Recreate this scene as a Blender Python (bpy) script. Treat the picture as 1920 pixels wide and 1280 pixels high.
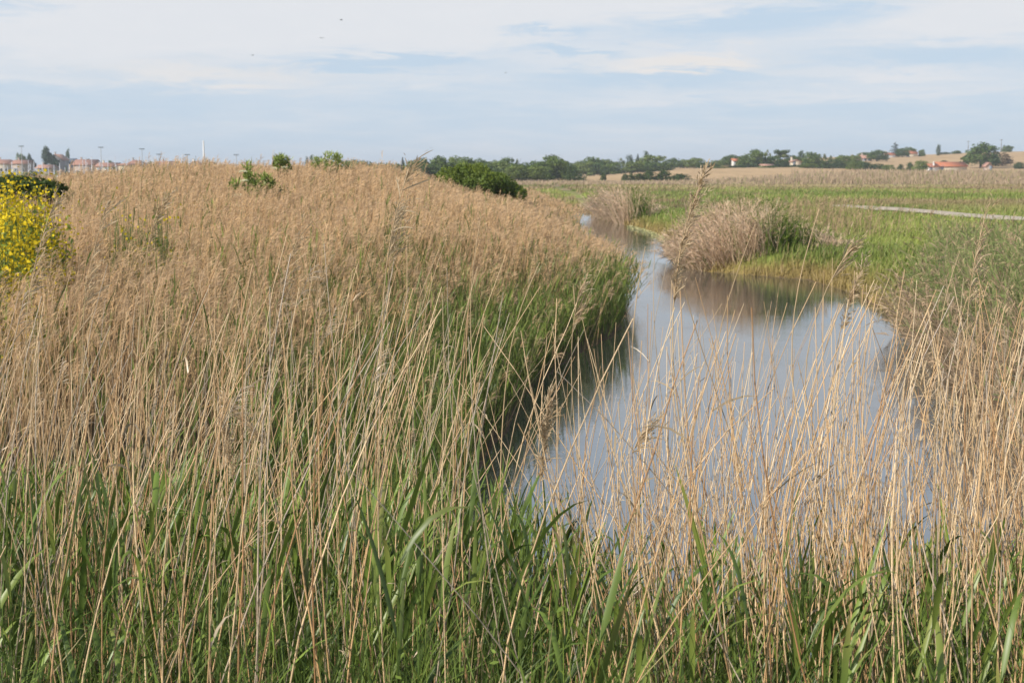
import bpy, math, random
import numpy as np
from mathutils import Vector

sc = bpy.context.scene
for o in list(bpy.data.objects):
    bpy.data.objects.remove(o)
C = sc.collection
R = math.radians

# ------------------------------------------------------------------ camera, sky, sun
CZ, F, HOR = 3.0, 2600.0, 318.0
PITCH = math.atan((640 - HOR) / F)
cd = bpy.data.cameras.new('camera')
cam = bpy.data.objects.new('camera', cd)
C.objects.link(cam)
cam.location = (0, 0, CZ)
cam.rotation_euler = (math.pi / 2 - PITCH, 0, 0)
cd.sensor_width = 22.3
cd.lens = F / 1920 * 22.3
cd.clip_start = 0.05
cd.clip_end = 8000
cd.dof.use_dof = True
cd.dof.focus_distance = 4.6
cd.dof.aperture_fstop = 6.3
sc.camera = cam

sc.view_settings.view_transform = 'Standard'
sc.view_settings.look = 'None'
sc.view_settings.exposure = 0.14
sc.view_settings.gamma = 1.0
sc.view_settings.use_curve_mapping = False
sc.cycles.max_bounces = 6
sc.cycles.diffuse_bounces = 3
sc.cycles.glossy_bounces = 3
sc.cycles.transmission_bounces = 4
sc.cycles.volume_bounces = 0
sc.cycles.use_denoising = True

TO_SUN = Vector((-0.74, -0.47, 0.53)).normalized()
SUN_EL = math.asin(TO_SUN.z)
sl = bpy.data.lights.new('sun', 'SUN')
sl.energy = 5.0
sl.angle = R(0.6)
sl.color = (1.0, 0.93, 0.83)
sun = bpy.data.objects.new('sun', sl)
C.objects.link(sun)
sun.rotation_euler = (-TO_SUN).to_track_quat('-Z', 'Y').to_euler()
sun.location = (-20, -15, 30)


class NT:
    """small helper to write node trees"""
    def __init__(s, tree):
        s.t = tree
        s.n = tree.nodes
        s.l = tree.links

    def new(s, kind, **kw):
        n = s.n.new(kind)
        for k, v in kw.items():
            setattr(n, k, v)
        return n

    def put(s, sock, v):
        if hasattr(v, 'links'):
            s.l.new(v, sock)
        else:
            sock.default_value = v

    def math(s, op, a, b=0.0, c=None, clamp=False):
        n = s.new('ShaderNodeMath', operation=op, use_clamp=clamp)
        s.put(n.inputs[0], a)
        s.put(n.inputs[1], b)
        if c is not None:
            s.put(n.inputs[2], c)
        return n.outputs[0]

    def mix(s, f, a, b, blend='MIX'):
        n = s.new('ShaderNodeMix', data_type='RGBA', blend_type=blend)
        s.put(n.inputs[0], f)
        for sock, v in ((n.inputs[6], a), (n.inputs[7], b)):
            if isinstance(v, tuple):
                v = (*v, 1.0) if len(v) == 3 else v
            s.put(sock, v)
        return n.outputs[2]

    def noise(s, vec, scale, detail=4.0, rough=0.55, dist=0.0):
        n = s.new('ShaderNodeTexNoise')
        if vec is not None:
            s.l.new(vec, n.inputs['Vector'])
        n.inputs['Scale'].default_value = scale
        n.inputs['Detail'].default_value = detail
        n.inputs['Roughness'].default_value = rough
        n.inputs['Distortion'].default_value = dist
        return n.outputs['Fac']

    def ramp(s, f, stops):
        n = s.new('ShaderNodeValToRGB')
        s.l.new(f, n.inputs[0])
        e = n.color_ramp.elements
        e[0].position, e[0].color = stops[0][0], (*stops[0][1], 1)
        e[1].position, e[1].color = stops[-1][0], (*stops[-1][1], 1)
        for p, c in stops[1:-1]:
            x = e.new(p)
            x.color = (*c, 1)
        return n.outputs[0]


def make_world():
    w = bpy.data.worlds.new('World')
    sc.world = w
    w.use_nodes = True
    t = NT(w.node_tree)
    t.n.clear()
    out = t.new('ShaderNodeOutputWorld')
    bg = t.new('ShaderNodeBackground')
    t.l.new(bg.outputs[0], out.inputs[0])
    sky = t.new('ShaderNodeTexSky')
    sky.sky_type = 'NISHITA'
    sky.sun_disc = False
    sky.sun_elevation = SUN_EL
    sky.sun_rotation = math.atan2(TO_SUN.x, TO_SUN.y)
    sky.air_density = 1.0
    sky.dust_density = 0.6
    sky.ozone_density = 2.0
    tc = t.new('ShaderNodeTexCoord')
    sep = t.new('ShaderNodeSeparateXYZ')
    t.l.new(tc.outputs['Generated'], sep.inputs[0])
    X, Y, Z = sep.outputs
    az = t.math('ARCTAN2', X, Y)
    # stretched direction vector -> streaky layers of cloud
    mp = t.new('ShaderNodeMapping')
    mp.inputs['Scale'].default_value = (1.0, 1.0, 7.5)
    t.l.new(tc.outputs['Generated'], mp.inputs['Vector'])
    n1 = t.noise(mp.outputs[0], 5.0, 8.0, 0.58, 0.4)
    n2 = t.noise(mp.outputs[0], 17.0, 8.0, 0.6, 0.6)
    mpb = t.new('ShaderNodeMapping')
    mpb.inputs['Scale'].default_value = (1.0, 1.0, 3.0)
    mpb.inputs['Location'].default_value = (3.1, 1.7, 0.4)
    t.l.new(tc.outputs['Generated'], mpb.inputs['Vector'])
    n3 = t.noise(mpb.outputs[0], 30.0, 9.0, 0.62, 0.8)
    wob = t.math('MULTIPLY', t.math('SUBTRACT', n2, 0.5), 0.030)
    wob2 = t.math('MULTIPLY', t.math('SUBTRACT', n3, 0.5), 0.012)
    el = t.math('ADD', t.math('ADD', Z, wob), wob2)
    azw = t.math('ADD', az, t.math('MULTIPLY', t.math('SUBTRACT', n3, 0.5), 0.10))

    def blob(px, py, rx, ry, amp, tilt=0.0):
        a0, e0 = (px - 960) / F, (HOR - py) / F
        da = t.math('SUBTRACT', azw, a0)
        de = t.math('SUBTRACT', t.math('SUBTRACT', el, e0), t.math('MULTIPLY', da, tilt))
        a = t.math('POWER', t.math('ABSOLUTE', t.math('DIVIDE', da, rx / F)), 2.0)
        e = t.math('POWER', t.math('ABSOLUTE', t.math('DIVIDE', de, ry / F)), 2.0)
        g = t.math('EXPONENT', t.math('MULTIPLY', t.math('ADD', a, e), -1.0))
        return t.math('MULTIPLY', g, amp)

    cover = t.math('MULTIPLY_ADD', Z, 1 / 0.060, -0.62)           # hazy blue low down, white above
    cover = t.math('MINIMUM', cover, 0.98)
    cover = t.math('MAXIMUM', cover, 0.20)
    var = t.math('ADD', t.math('MULTIPLY', t.math('SUBTRACT', n1, 0.5), 1.3),
                 t.math('MULTIPLY', t.math('SUBTRACT', n2, 0.5), 0.9))
    cover = t.math('ADD', cover, var)
    for b in ((725, 122, 180, 13, -1.1, 0.02), (1400, 55, 290, 30, -1.25, 0.07), (1080, 103, 95, 9, -0.9, -.05),
              (60, 48, 120, 16, -0.7, 0), (1750, 118, 300, 26, -0.6, -.03), (1180, 152, 260, 14, -0.7, 0),
              (1000, 66, 90, 8, -0.7, -.08),
              (1290, 128, 110, 17, 0.75, 0), (360, 150, 190, 15, 0.5, -.06), (1640, 150, 150, 14, 0.5, 0),
              (900, 155, 160, 12, 0.35, 0), (300, 60, 420, 70, 0.35, 0), (1800, 40, 180, 30, 0.5, 0),
              (60, 165, 260, 10, .35, 0), (1500, 185, 500, 9, .3, 0.01)):
        cover = t.math('ADD', cover, blob(*b))
    mr = t.new('ShaderNodeMapRange', interpolation_type='SMOOTHSTEP')
    t.l.new(cover, mr.inputs[0])
    mr.inputs[1].default_value = -0.15
    mr.inputs[2].default_value = 1.05
    mask = mr.outputs[0]
    skyc = t.mix(1.0, sky.outputs[0], (0.062, 0.062, 0.062), 'MULTIPLY')
    veil = t.mix(0.86, skyc, (0.60, 0.735, 0.885))                 # thin high veil all over
    cl = t.mix(blob(1290, 128, 160, 20, 0.8), (0.765, 0.79, 0.83), (0.84, 0.80, 0.76))
    cl = t.mix(blob(420, 150, 260, 22, 0.7), cl, (0.80, 0.785, 0.775))
    cl = t.mix(t.math('MULTIPLY', t.math('SUBTRACT', n3, 0.45), 0.9, clamp=True), cl, (0.83, 0.84, 0.86))
    hi_ = t.new('ShaderNodeMapRange')
    t.l.new(Z, hi_.inputs[0])
    hi_.inputs[1].default_value = 0.125
    hi_.inputs[2].default_value = 0.20
    cl = t.mix(hi_.outputs[0], cl, (.74, .85, 1.0))
    # the upper dome, out of the frame: deep blue, dimmed to weaken fill light
    col = t.mix(mask, veil, cl)
    up = t.new('ShaderNodeMapRange')
    t.l.new(Z, up.inputs[0])
    up.inputs[1].default_value = 0.26
    up.inputs[2].default_value = 0.62
    col = t.mix(t.math('MULTIPLY', up.outputs[0], 0.92), col, t.mix(0.7, skyc, (.20, .29, .47)))
    t.l.new(col, bg.inputs[0])
    bg.inputs[1].default_value = 0.915


make_world()

# ------------------------------------------------------------------ helpers
rng = np.random.default_rng(11)
random.seed(5)


def at(px, py, D):
    """point that stands at distance D in front of the camera in the direction of a picture pixel"""
    x, y = (px - 960) / F, -(py - 640) / F
    c, s = math.cos(PITCH), math.sin(PITCH)
    v = Vector((x, c + y * s, -s + y * c))
    return Vector((0, 0, CZ)) + v * (D / v.y)


def tag(o, label=None, cat=None, group=None, kind=None):
    if label:
        o['label'] = label
    if cat:
        o['category'] = cat
    if group:
        o['group'] = group
    if kind:
        o['kind'] = kind
    return o


def _hash(ix, iy, seed):
    h = (ix * 374761393 + iy * 668265263 + seed * 982451653) & 0xffffffff
    h = ((h ^ (h >> 13)) * 1274126177) & 0xffffffff
    return ((h ^ (h >> 16)) & 0xffff) / 65535.0


def vnoise(x, y, seed=0):
    x = np.asarray(x, float)
    y = np.asarray(y, float)
    ix, iy = np.floor(x).astype(np.int64), np.floor(y).astype(np.int64)
    fx, fy = x - ix, y - iy
    fx, fy = fx * fx * (3 - 2 * fx), fy * fy * (3 - 2 * fy)
    a, b = _hash(ix, iy, seed), _hash(ix + 1, iy, seed)
    c, d = _hash(ix, iy + 1, seed), _hash(ix + 1, iy + 1, seed)
    return (a * (1 - fx) + b * fx) * (1 - fy) + (c * (1 - fx) + d * fx) * fy


def fbm(x, y, seed=0, oct=4):
    s, a, t = 0, 0.5, 0
    for k in range(oct):
        s = s + a * vnoise(np.asarray(x) * 2 ** k, np.asarray(y) * 2 ** k, seed + k)
        t += a
        a *= 0.55
    return s / t


def sstep(v, a, b):
    t = np.clip((np.asarray(v, float) - a) / (b - a), 0, 1)
    return t * t * (3 - 2 * t)


# ------------------------------------------------------------------ the land
RY = np.array([6.2, 6.9, 7.8, 11.4, 13.5, 15.2, 19.4, 22.5, 25, 29, 33, 38, 41, 44, 48, 59, 68, 74, 84, 95, 103, 118, 145, 200, 300, 600])
RL = np.array([1.4, .1, -.35, -.45, -.35, -.10, .40, 1.15, 1.90, 2.45, 2.75, 2.9, 2.9, 2.8, 2.7, 2.6, 3.0, 3.8, 3.9, 3.9, 3.2, -1, -9, -30, -75, -200])
RR = np.array([2.1, 2.9, 3.7, 4.5, 5.05, 5.35, 6.1, 6.7, 7.2, 7.85, 8.25, 8.1, 5.6, 5.3, 5.7, 6.7, 6.5, 6.2, 5.6, 5.2, 4.9, 2.5, -4.5, -24, -67, -190])


def river(x, y):
    """signed distance from the water's edge, positive on land; and whether the point is on the left bank"""
    l = np.interp(y, RY, RL)
    r = np.interp(y, RY, RR)
    m, hw = (l + r) / 2, (r - l) / 2
    sl_ = np.gradient(np.interp(RY, RY, (RL + RR) / 2), RY)
    k = 1 / np.sqrt(1 + np.interp(y, RY, sl_) ** 2)
    sd = (np.abs(x - m) - hw) * k
    sd = np.maximum(sd, (6.5 - y))
    return sd, x < m


def mound(x, y):
    rise = sstep(-x, -2.0, 5.2)
    fall = 1 - .70 * sstep(-x, 10.5, 19.0)
    return 0.95 * rise * fall * np.exp(-np.abs((y - 47) / 19) ** 2.4) + .12 * sstep(-x, 2, 6) * (1 - sstep(y, 70, 120)) * sstep(y, 10, 20)


def ground(x, y):
    x = np.asarray(x, float)
    y = np.asarray(y, float)
    sd, left = river(x, y)
    wob = (fbm(x * .6, y * .6, 3) - .5) * .3
    z = 0.58 + (fbm(x * .05, y * .05, 9) - .5) * .25
    # rise of the reed mound on the left, the river wall to the right
    z = z + mound(x, y)
    # the bank climbs towards the viewer
    z = z + .72 * (1 - sstep(y, 2.2, 6.6)) * sstep(y, -30, -20)
    z = z + 0.25 * sstep(x, 12, 22) * sstep(y, 20, 60) * (1 - sstep(y, 120, 200))
    bank = sstep(sd + wob * .6, -0.10, 2.6)
    z = z * bank + (-0.8) * (1 - sstep(sd + wob * .5, -1.2, 0.05))
    # wheat hill on the right
    a = x / np.maximum(y, 1)
    z = z + (.12 + .72 * sstep(a, .19, .28)) * sstep(y, 196, 232) * sstep(a, 0, .04)
    z = z + 11.5 * sstep(a, 0.02, 0.40) * sstep(y, 370, 760)
    z = z + np.interp(a, [.025, .054, .092, .146, .2, .3], [0, .15, 1.2, 2.6, 2.7, 0]) * sstep(y, 290, 440)
    z = z + 1.6 * sstep(y, 420, 560) * (1 - sstep(a, -.12, .0))
    z = z + .28 * np.exp(-((x - path_x(y)) / 2.2) ** 2) * sstep(y, 34, 44) * (1 - sstep(y, 82, 95))
    # harbour basin on the far left
    mar = sstep(y, 186, 200) * (1 - sstep(y, 385, 400)) * (1 - sstep(a, -.215, -.195))
    z = z * (1 - mar) - 1.5 * mar
    return z


def meadow_colour(x, y):
    """albedo of the grassland: greens, straw and russet drifts"""
    x = np.asarray(x, float)
    y = np.asarray(y, float)
    n = fbm(x * .07, y * .035, 21, 5)
    m = fbm(x * .35, y * .16, 31, 4)
    k = fbm(x * .03, y * .09, 41, 4)
    g1, g2 = np.array([.165, .215, .048]), np.array([.285, .33, .080])
    straw, rus = np.array([.42, .32, .19]), np.array([.27, .185, .125])
    t = sstep(n + (m - .5) * .5, .32, .66)[..., None]
    c = g1 * (1 - t) + g2 * t
    t = (sstep(k + (m - .5) * .35, .44, .60) * .8 * sstep(y, 55, 95))[..., None]
    c = c * (1 - t) + rus * t
    t = (sstep(fbm(x * .025, y * .06, 77, 4), .44, .60) * .8 * sstep(y, 95, 135))[..., None]
    c = c * (1 - t) + straw * t
    sd, left = river(x, y)
    t = ((1 - sstep(sd + (m - .5) * 1.2, .3, 1.6)) * .75)[..., None]
    c = c * (1 - t) + np.array([.33, .22, .09]) * t
    return c


def path_x(y):
    return np.interp(y, [30, 45, 54.7, 62.4, 70, 76, 84, 100], [21.3, 20.8, 20.1, 19.4, 18.8, 18.2, 15.5, 6])


def axis(lo, hi, near, k):
    out = [0.0]
    while out[-1] < hi:
        out.append(out[-1] + max(near, k * out[-1]))
    neg = [0.0]
    while neg[-1] > lo:
        neg.append(neg[-1] - max(near, k * -neg[-1]))
    return np.array(sorted(set(neg + out)))


def mesh_from(name, verts, faces_list, cols=None, smooth=False):
    """faces_list: arrays (n,4) or (n,3)"""
    me = bpy.data.meshes.new(name)
    verts = np.asarray(verts, np.float32)
    me.vertices.add(len(verts))
    me.vertices.foreach_set('co', verts.ravel())
    fl = [np.asarray(f, np.int32) for f in faces_list if len(f)]
    nl = sum(f.size for f in fl)
    npoly = sum(len(f) for f in fl)
    me.loops.add(nl)
    me.polygons.add(npoly)
    me.loops.foreach_set('vertex_index', np.concatenate([f.ravel() for f in fl]))
    tot = np.concatenate([np.full(len(f), f.shape[1], np.int32) for f in fl])
    st = np.concatenate([[0], np.cumsum(tot)[:-1]]).astype(np.int32)
    me.polygons.foreach_set('loop_start', st)
    if smooth:
        me.polygons.foreach_set('use_smooth', np.ones(npoly, bool))
    if cols is not None:
        a = me.color_attributes.new('tone', 'FLOAT_COLOR', 'POINT')
        c4 = np.ones((len(verts), 4), np.float32)
        c4[:, :3] = np.clip(cols, 0, 1)
        a.data.foreach_set('color', c4.ravel())
    me.update(calc_edges=True)
    me.validate()
    return me


def link(name, me, mat, parent=None):
    o = bpy.data.objects.new(name, me)
    if mat is not None and not me.materials:
        me.materials.append(mat)
    C.objects.link(o)
    o.parent = parent
    return o


def empty(name, loc=(0, 0, 0), rz=0):
    o = bpy.data.objects.new(name, None)
    o.location = loc
    o.rotation_euler = (0, 0, rz)
    o.empty_display_size = .2
    C.objects.link(o)
    return o


# ------------------------------------------------------------------ materials
def mat_tone(name, transl=0.3, gloss=0.0, rough=0.5, vary=0.0, vscale=8.0):
    m = bpy.data.materials.new(name)
    m.use_nodes = True
    t = NT(m.node_tree)
    t.n.clear()
    out = t.new('ShaderNodeOutputMaterial')
    at_ = t.new('ShaderNodeAttribute', attribute_name='tone')
    c = at_.outputs['Color']
    if vary:
        g = t.new('ShaderNodeTexCoord')
        nz = t.noise(g.outputs['Object'], vscale, 3.0, .6)
        hsv = t.new('ShaderNodeHueSaturation')
        t.l.new(c, hsv.inputs['Color'])
        t.l.new(t.math('MULTIPLY_ADD', nz, vary * 2, 1 - vary), hsv.inputs['Value'])
        c = hsv.outputs[0]
    d = t.new('ShaderNodeBsdfDiffuse')
    t.l.new(c, d.inputs[0])
    sh = d.outputs[0]
    if transl:
        tr = t.new('ShaderNodeBsdfTranslucent')
        t.l.new(c, tr.inputs[0])
        mx = t.new('ShaderNodeMixShader')
        mx.inputs[0].default_value = transl
        t.l.new(sh, mx.inputs[1])
        t.l.new(tr.outputs[0], mx.inputs[2])
        sh = mx.outputs[0]
    if gloss:
        gl = t.new('ShaderNodeBsdfGlossy')
        gl.inputs['Roughness'].default_value = rough
        mx = t.new('ShaderNodeMixShader')
        mx.inputs[0].default_value = gloss
        t.l.new(sh, mx.inputs[1])
        t.l.new(gl.outputs[0], mx.inputs[2])
        sh = mx.outputs[0]
    t.l.new(sh, out.inputs[0])
    return m


def mat_plain(name, col, rough=.8, spec=.3, vary=.15, scale=6.0, metal=0.0):
    m = bpy.data.materials.new(name)
    m.use_nodes = True
    t = NT(m.node_tree)
    b = t.n['Principled BSDF']
    g = t.new('ShaderNodeTexCoord')
    nz = t.noise(g.outputs['Object'], scale, 5.0, .6)
    lo = tuple(max(0, v * (1 - vary)) for v in col)
    hi = tuple(min(1, v * (1 + vary)) for v in col)
    t.l.new(t.ramp(nz, [(.3, lo), (.7, hi)]), b.inputs['Base Color'])
    b.inputs['Roughness'].default_value = rough
    b.inputs['Specular IOR Level'].default_value = spec
    b.inputs['Metallic'].default_value = metal
    return m


M = {}
M['stalk'] = mat_tone('dry_stalk', .08, .05, .42)
M['plume'] = mat_tone('dry_plume', .40)
M['dryreed'] = mat_tone('dry_reed', .32)
M['green'] = mat_tone('green_blade', .17, .035, .42)
M['grassy'] = mat_tone('grass_blade', .20, .02, .5)
M['leaf'] = mat_tone('tree_leaf', .22, .02, .5)
M['flower'] = mat_tone('flower', .25)
M['bark'] = mat_plain('bark', (.13, .10, .075), .9)
M['white'] = mat_plain('white_paint', (.70, .69, .66), .5, vary=.05)
M['cream'] = mat_plain('cream_render', (.60, .53, .41), .85, vary=.06, scale=1)
M['pinkish'] = mat_plain('pink_render', (.42, .34, .29), .85, vary=.08, scale=1)
M['greywall'] = mat_plain('grey_render', (.36, .35, .35), .85, vary=.1, scale=1)
M['tile'] = mat_plain('red_tile', (.34, .18, .13), .85, vary=.22, scale=2.5)
M['paletile'] = mat_plain('faded_tile', (.42, .24, .18), .85, vary=.22, scale=2.5)
M['brighttile'] = mat_plain('new_tile', (.46, .17, .09), .85, vary=.14, scale=2.5)
M['glass'] = mat_plain('dark_glass', (.05, .055, .065), .15, .6, .1)
M['shutter'] = mat_plain('shutter', (.20, .24, .28), .6, vary=.05)
M['metal'] = mat_plain('galvanised', (.42, .43, .44), .45, vary=.08)
M['alu'] = mat_plain('mast_metal', (.66, .67, .69), .4, vary=.05)
M['hullblue'] = mat_plain('blue_hull', (.06, .10, .22), .3, .5, .05)
M['wood'] = mat_plain('pole_wood', (.16, .13, .10), .9)
M['bird'] = mat_plain('bird_dark', (.04, .04, .045), .8)
M['shell'] = mat_plain('gravel_path', (.46, .39, .30), .95, vary=.25, scale=3)


def mat_ground():
    m = bpy.data.materials.new('ground_cover')
    m.use_nodes = True
    t = NT(m.node_tree)
    b = t.n['Principled BSDF']
    a = t.new('ShaderNodeAttribute', attribute_name='tone')
    g = t.new('ShaderNodeTexCoord')
    fine = t.noise(g.outputs['Object'], 3.0, 8.0, .7)
    mp = t.new('ShaderNodeMapping')
    mp.inputs['Scale'].default_value = (.22, .05, .2)
    t.l.new(g.outputs['Object'], mp.inputs[0])
    big = t.noise(mp.outputs[0], 1.0, 8.0, .65)
    hsv = t.new('ShaderNodeHueSaturation')
    t.l.new(a.outputs['Color'], hsv.inputs['Color'])
    v = t.math('ADD', t.math('MULTIPLY', fine, .6), t.math('MULTIPLY', big, .8))
    t.l.new(t.math('ADD', v, .3), hsv.inputs['Value'])
    t.l.new(hsv.outputs[0], b.inputs['Base Color'])
    b.inputs['Roughness'].default_value = 1.0
    b.inputs['Specular IOR Level'].default_value = 0.05
    bp = t.new('ShaderNodeBump')
    bp.inputs['Strength'].default_value = .5
    bp.inputs['Distance'].default_value = .06
    t.l.new(fine, bp.inputs['Height'])
    t.l.new(bp.outputs[0], b.inputs['Normal'])
    return m


def mat_water():
    m = bpy.data.materials.new('river_water')
    m.use_nodes = True
    t = NT(m.node_tree)
    b = t.n['Principled BSDF']
    g = t.new('ShaderNodeTexCoord')
    b.inputs['Base Color'].default_value = (.050, .056, .054, 1)
    b.inputs['IOR'].default_value = 2.05
    b.inputs['Specular IOR Level'].default_value = .8
    mp = t.new('ShaderNodeMapping')
    mp.inputs['Scale'].default_value = (1.6, 4.0, 1)
    t.l.new(g.outputs['Object'], mp.inputs[0])
    r1 = t.noise(mp.outputs[0], 3.0, 4.0, .55, .6)
    mp2 = t.new('ShaderNodeMapping')
    mp2.inputs['Scale'].default_value = (.25, .33, 1)
    t.l.new(g.outputs['Object'], mp2.inputs[0])
    patch = t.noise(mp2.outputs[0], .8, 4.0, .6, .5)
    pr = t.new('ShaderNodeMapRange')
    t.l.new(patch, pr.inputs[0])
    pr.inputs[1].default_value, pr.inputs[2].default_value = .42, .68
    t.l.new(t.math('MULTIPLY_ADD', pr.outputs[0], .015, .0), b.inputs['Roughness'])
    bp = t.new('ShaderNodeBump')
    bp.inputs['Distance'].default_value = .0045
    t.l.new(t.math('MULTIPLY_ADD', pr.outputs[0], .55, .14), bp.inputs['Strength'])
    t.l.new(r1, bp.inputs['Height'])
    t.l.new(bp.outputs[0], b.inputs['Normal'])
    return m


# ------------------------------------------------------------------ ground and water
def build_land():
    xs = axis(-1500, 1500, .30, .016)
    ys = axis(-40, 2600, .30, .012)
    X, Y = np.meshgrid(xs, ys)
    x, y = X.ravel(), Y.ravel()
    z = ground(x, y)
    col = meadow_colour(x, y)
    sd, left = river(x, y)
    a = x / np.maximum(y, 1)
    # under the reeds: litter and dark soil
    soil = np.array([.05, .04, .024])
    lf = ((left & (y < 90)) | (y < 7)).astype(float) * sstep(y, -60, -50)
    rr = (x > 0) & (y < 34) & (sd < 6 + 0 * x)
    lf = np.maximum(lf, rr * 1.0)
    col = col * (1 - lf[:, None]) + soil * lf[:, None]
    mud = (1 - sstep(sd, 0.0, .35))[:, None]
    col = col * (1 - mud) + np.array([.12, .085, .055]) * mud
    # beyond 200 m: reed land, then stubble and wheat on the hill
    far = (sstep(y, 195, 235) * (a > -.2))[:, None]
    col = col * (1 - far) + np.array([.34, .255, .165]) * far
    wheat = (sstep(y, 285, 310) * sstep(a, .02, .04))[:, None]
    stripe = (.93 + .14 * (fbm(x * .01, y * .035, 5, 4)))[:, None]
    col = col * (1 - wheat) + np.array([.50, .345, .19]) * stripe * wheat
    crest = (sstep(z, 10.9, 11.8) * sstep(y, 690, 760))[:, None]
    col = col * (1 - crest) + np.array([.12, .16, .06]) * crest
    nx, ny = len(xs), len(ys)
    i = np.arange(nx * ny).reshape(ny, nx)
    f = np.stack([i[:-1, :-1], i[:-1, 1:], i[1:, 1:], i[1:, :-1]], -1).reshape(-1, 4)
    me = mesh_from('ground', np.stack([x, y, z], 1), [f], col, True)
    o = link('ground', me, mat_ground())
    tag(o, kind='structure')
    # water sheet
    xs = np.linspace(-260, 30, 30)
    ys = np.linspace(6, 420, 40)
    X, Y = np.meshgrid(xs, ys)
    i = np.arange(X.size).reshape(X.shape)
    f = np.stack([i[:-1, :-1], i[:-1, 1:], i[1:, 1:], i[1:, :-1]], -1).reshape(-1, 4)
    me = mesh_from('water', np.stack([X.ravel(), Y.ravel(), 0 * X.ravel()], 1), [f])
    tag(link('water', me, mat_water()), kind='structure')
    # gravel path on the river wall
    yy = np.arange(36, 77, .8)
    cx = path_x(yy)
    rows = []
    for k in range(5):
        u = (k - 2) / 2
        px = cx + u * (.78 + .12 * np.sin(yy * 1.3 + u) + .1 * np.sin(yy * .47))
        rows.append(np.stack([px, yy, ground(px, yy) + .10 - .03 * u * u], 1))
    V = np.concatenate(rows)
    n = len(yy)
    i = np.arange(5 * n).reshape(5, n)
    f = np.stack([i[:-1, :-1], i[1:, :-1], i[1:, 1:], i[:-1, 1:]], -1).reshape(-1, 4)
    tag(link('path', mesh_from('path', V, [f], None, True), M['shell']), kind='structure')


build_land()


# ------------------------------------------------------------------ strands
class Strands:
    def __init__(s):
        s.v, s.f, s.c, s.n = [], [], [], 0

    def ribbon(s, P, W, side, col, fold=0.0):
        """P (N,K,3) W (N,K) side (N,3) col (N,K,3) or (N,3)"""
        N, K, _ = P.shape
        if col.ndim == 2:
            col = np.repeat(col[:, None, :], K, 1)
        off = side[:, None, :] * (W[..., None] / 2)
        if fold:
            nrm = np.cross(np.repeat(side[:, None, :], K, 1), np.gradient(P, axis=1))
            nrm /= np.linalg.norm(nrm, axis=-1, keepdims=True) + 1e-9
            mid = P - nrm * (W[..., None] * fold)
            V = np.stack([P - off, mid, P + off], 2)
            A = 3
        else:
            V = np.stack([P - off, P + off], 2)
            A = 2
        idx = np.arange(N * K * A).reshape(N, K, A) + s.n
        for a in range(A - 1):
            s.f.append(np.stack([idx[:, :-1, a], idx[:, :-1, a + 1], idx[:, 1:, a + 1], idx[:, 1:, a]], -1).reshape(-1, 4))
        s.v.append(V.reshape(-1, 3))
        s.c.append(np.repeat(col[:, :, None, :], A, 2).reshape(-1, 3))
        s.n += N * K * A

    def tube(s, P, W, col, sides=3):
        N, K, _ = P.shape
        if col.ndim == 2:
            col = np.repeat(col[:, None, :], K, 1)
        T = np.gradient(P, axis=1)
        T /= np.linalg.norm(T, axis=-1, keepdims=True) + 1e-9
        ref = np.zeros_like(T)
        ref[..., 1] = 1.0
        A_ = np.cross(T, ref)
        A_ /= np.linalg.norm(A_, axis=-1, keepdims=True) + 1e-9
        B_ = np.cross(T, A_)
        ring = []
        for k in range(sides):
            an = 2 * math.pi * k / sides
            ring.append(P + (A_ * math.cos(an) + B_ * math.sin(an)) * (W[..., None] / 2))
        V = np.stack(ring, 2)
        idx = np.arange(N * K * sides).reshape(N, K, sides) + s.n
        for a in range(sides):
            b = (a + 1) % sides
            s.f.append(np.stack([idx[:, :-1, a], idx[:, :-1, b], idx[:, 1:, b], idx[:, 1:, a]], -1).reshape(-1, 4))
        s.v.append(V.reshape(-1, 3))
        s.c.append(np.repeat(col[:, :, None, :], sides, 2).reshape(-1, 3))
        s.n += N * K * sides

    def build(s, name, mat, parent=None, smooth=True, origin=None):
        V = np.concatenate(s.v)
        if origin is not None:
            V = V - np.asarray(origin)
        me = mesh_from(name, V, s.f, np.concatenate(s.c), smooth)
        return link(name, me, mat, parent)


def U(a, b, n):
    return rng.uniform(a, b, n)


def stems(x, y, z, h, leanx, leany, curvx, curvy, K, kink=0.0):
    """paths that start along lean and curl by curv; (N,K,3)"""
    t = np.linspace(0, 1, K)[None, :]
    h = h[:, None]
    dx = h * (leanx[:, None] * t + curvx[:, None] * t ** 2.2)
    dy = h * (leany[:, None] * t + curvy[:, None] * t ** 2.2)
    sl_ = np.sqrt((leanx[:, None] + 2.2 * curvx[:, None] * t ** 1.2) ** 2 + (leany[:, None] + 2.2 * curvy[:, None] * t ** 1.2) ** 2)
    dz = np.concatenate([np.zeros((len(x), 1)), np.cumsum(1 / np.sqrt(1 + sl_[:, :-1] ** 2), 1)], 1) / (K - 1) * h
    P = np.stack([x[:, None] + dx, y[:, None] + dy, z[:, None] + dz], -1)
    if kink:
        j = rng.normal(0, kink, P.shape)
        j[:, 0] = 0
        j[..., 2] = 0
        P = P + np.cumsum(j, 1) * h[..., None] * 0.5
    return P


def unit(v):
    return v / (np.linalg.norm(v, axis=-1, keepdims=True) + 1e-9)


def rand_side(n):
    a = U(0, 2 * math.pi, n)
    return np.stack([np.cos(a), np.sin(a), np.zeros(n)], 1)


WIND = np.array([.82, .15, .1])


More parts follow.
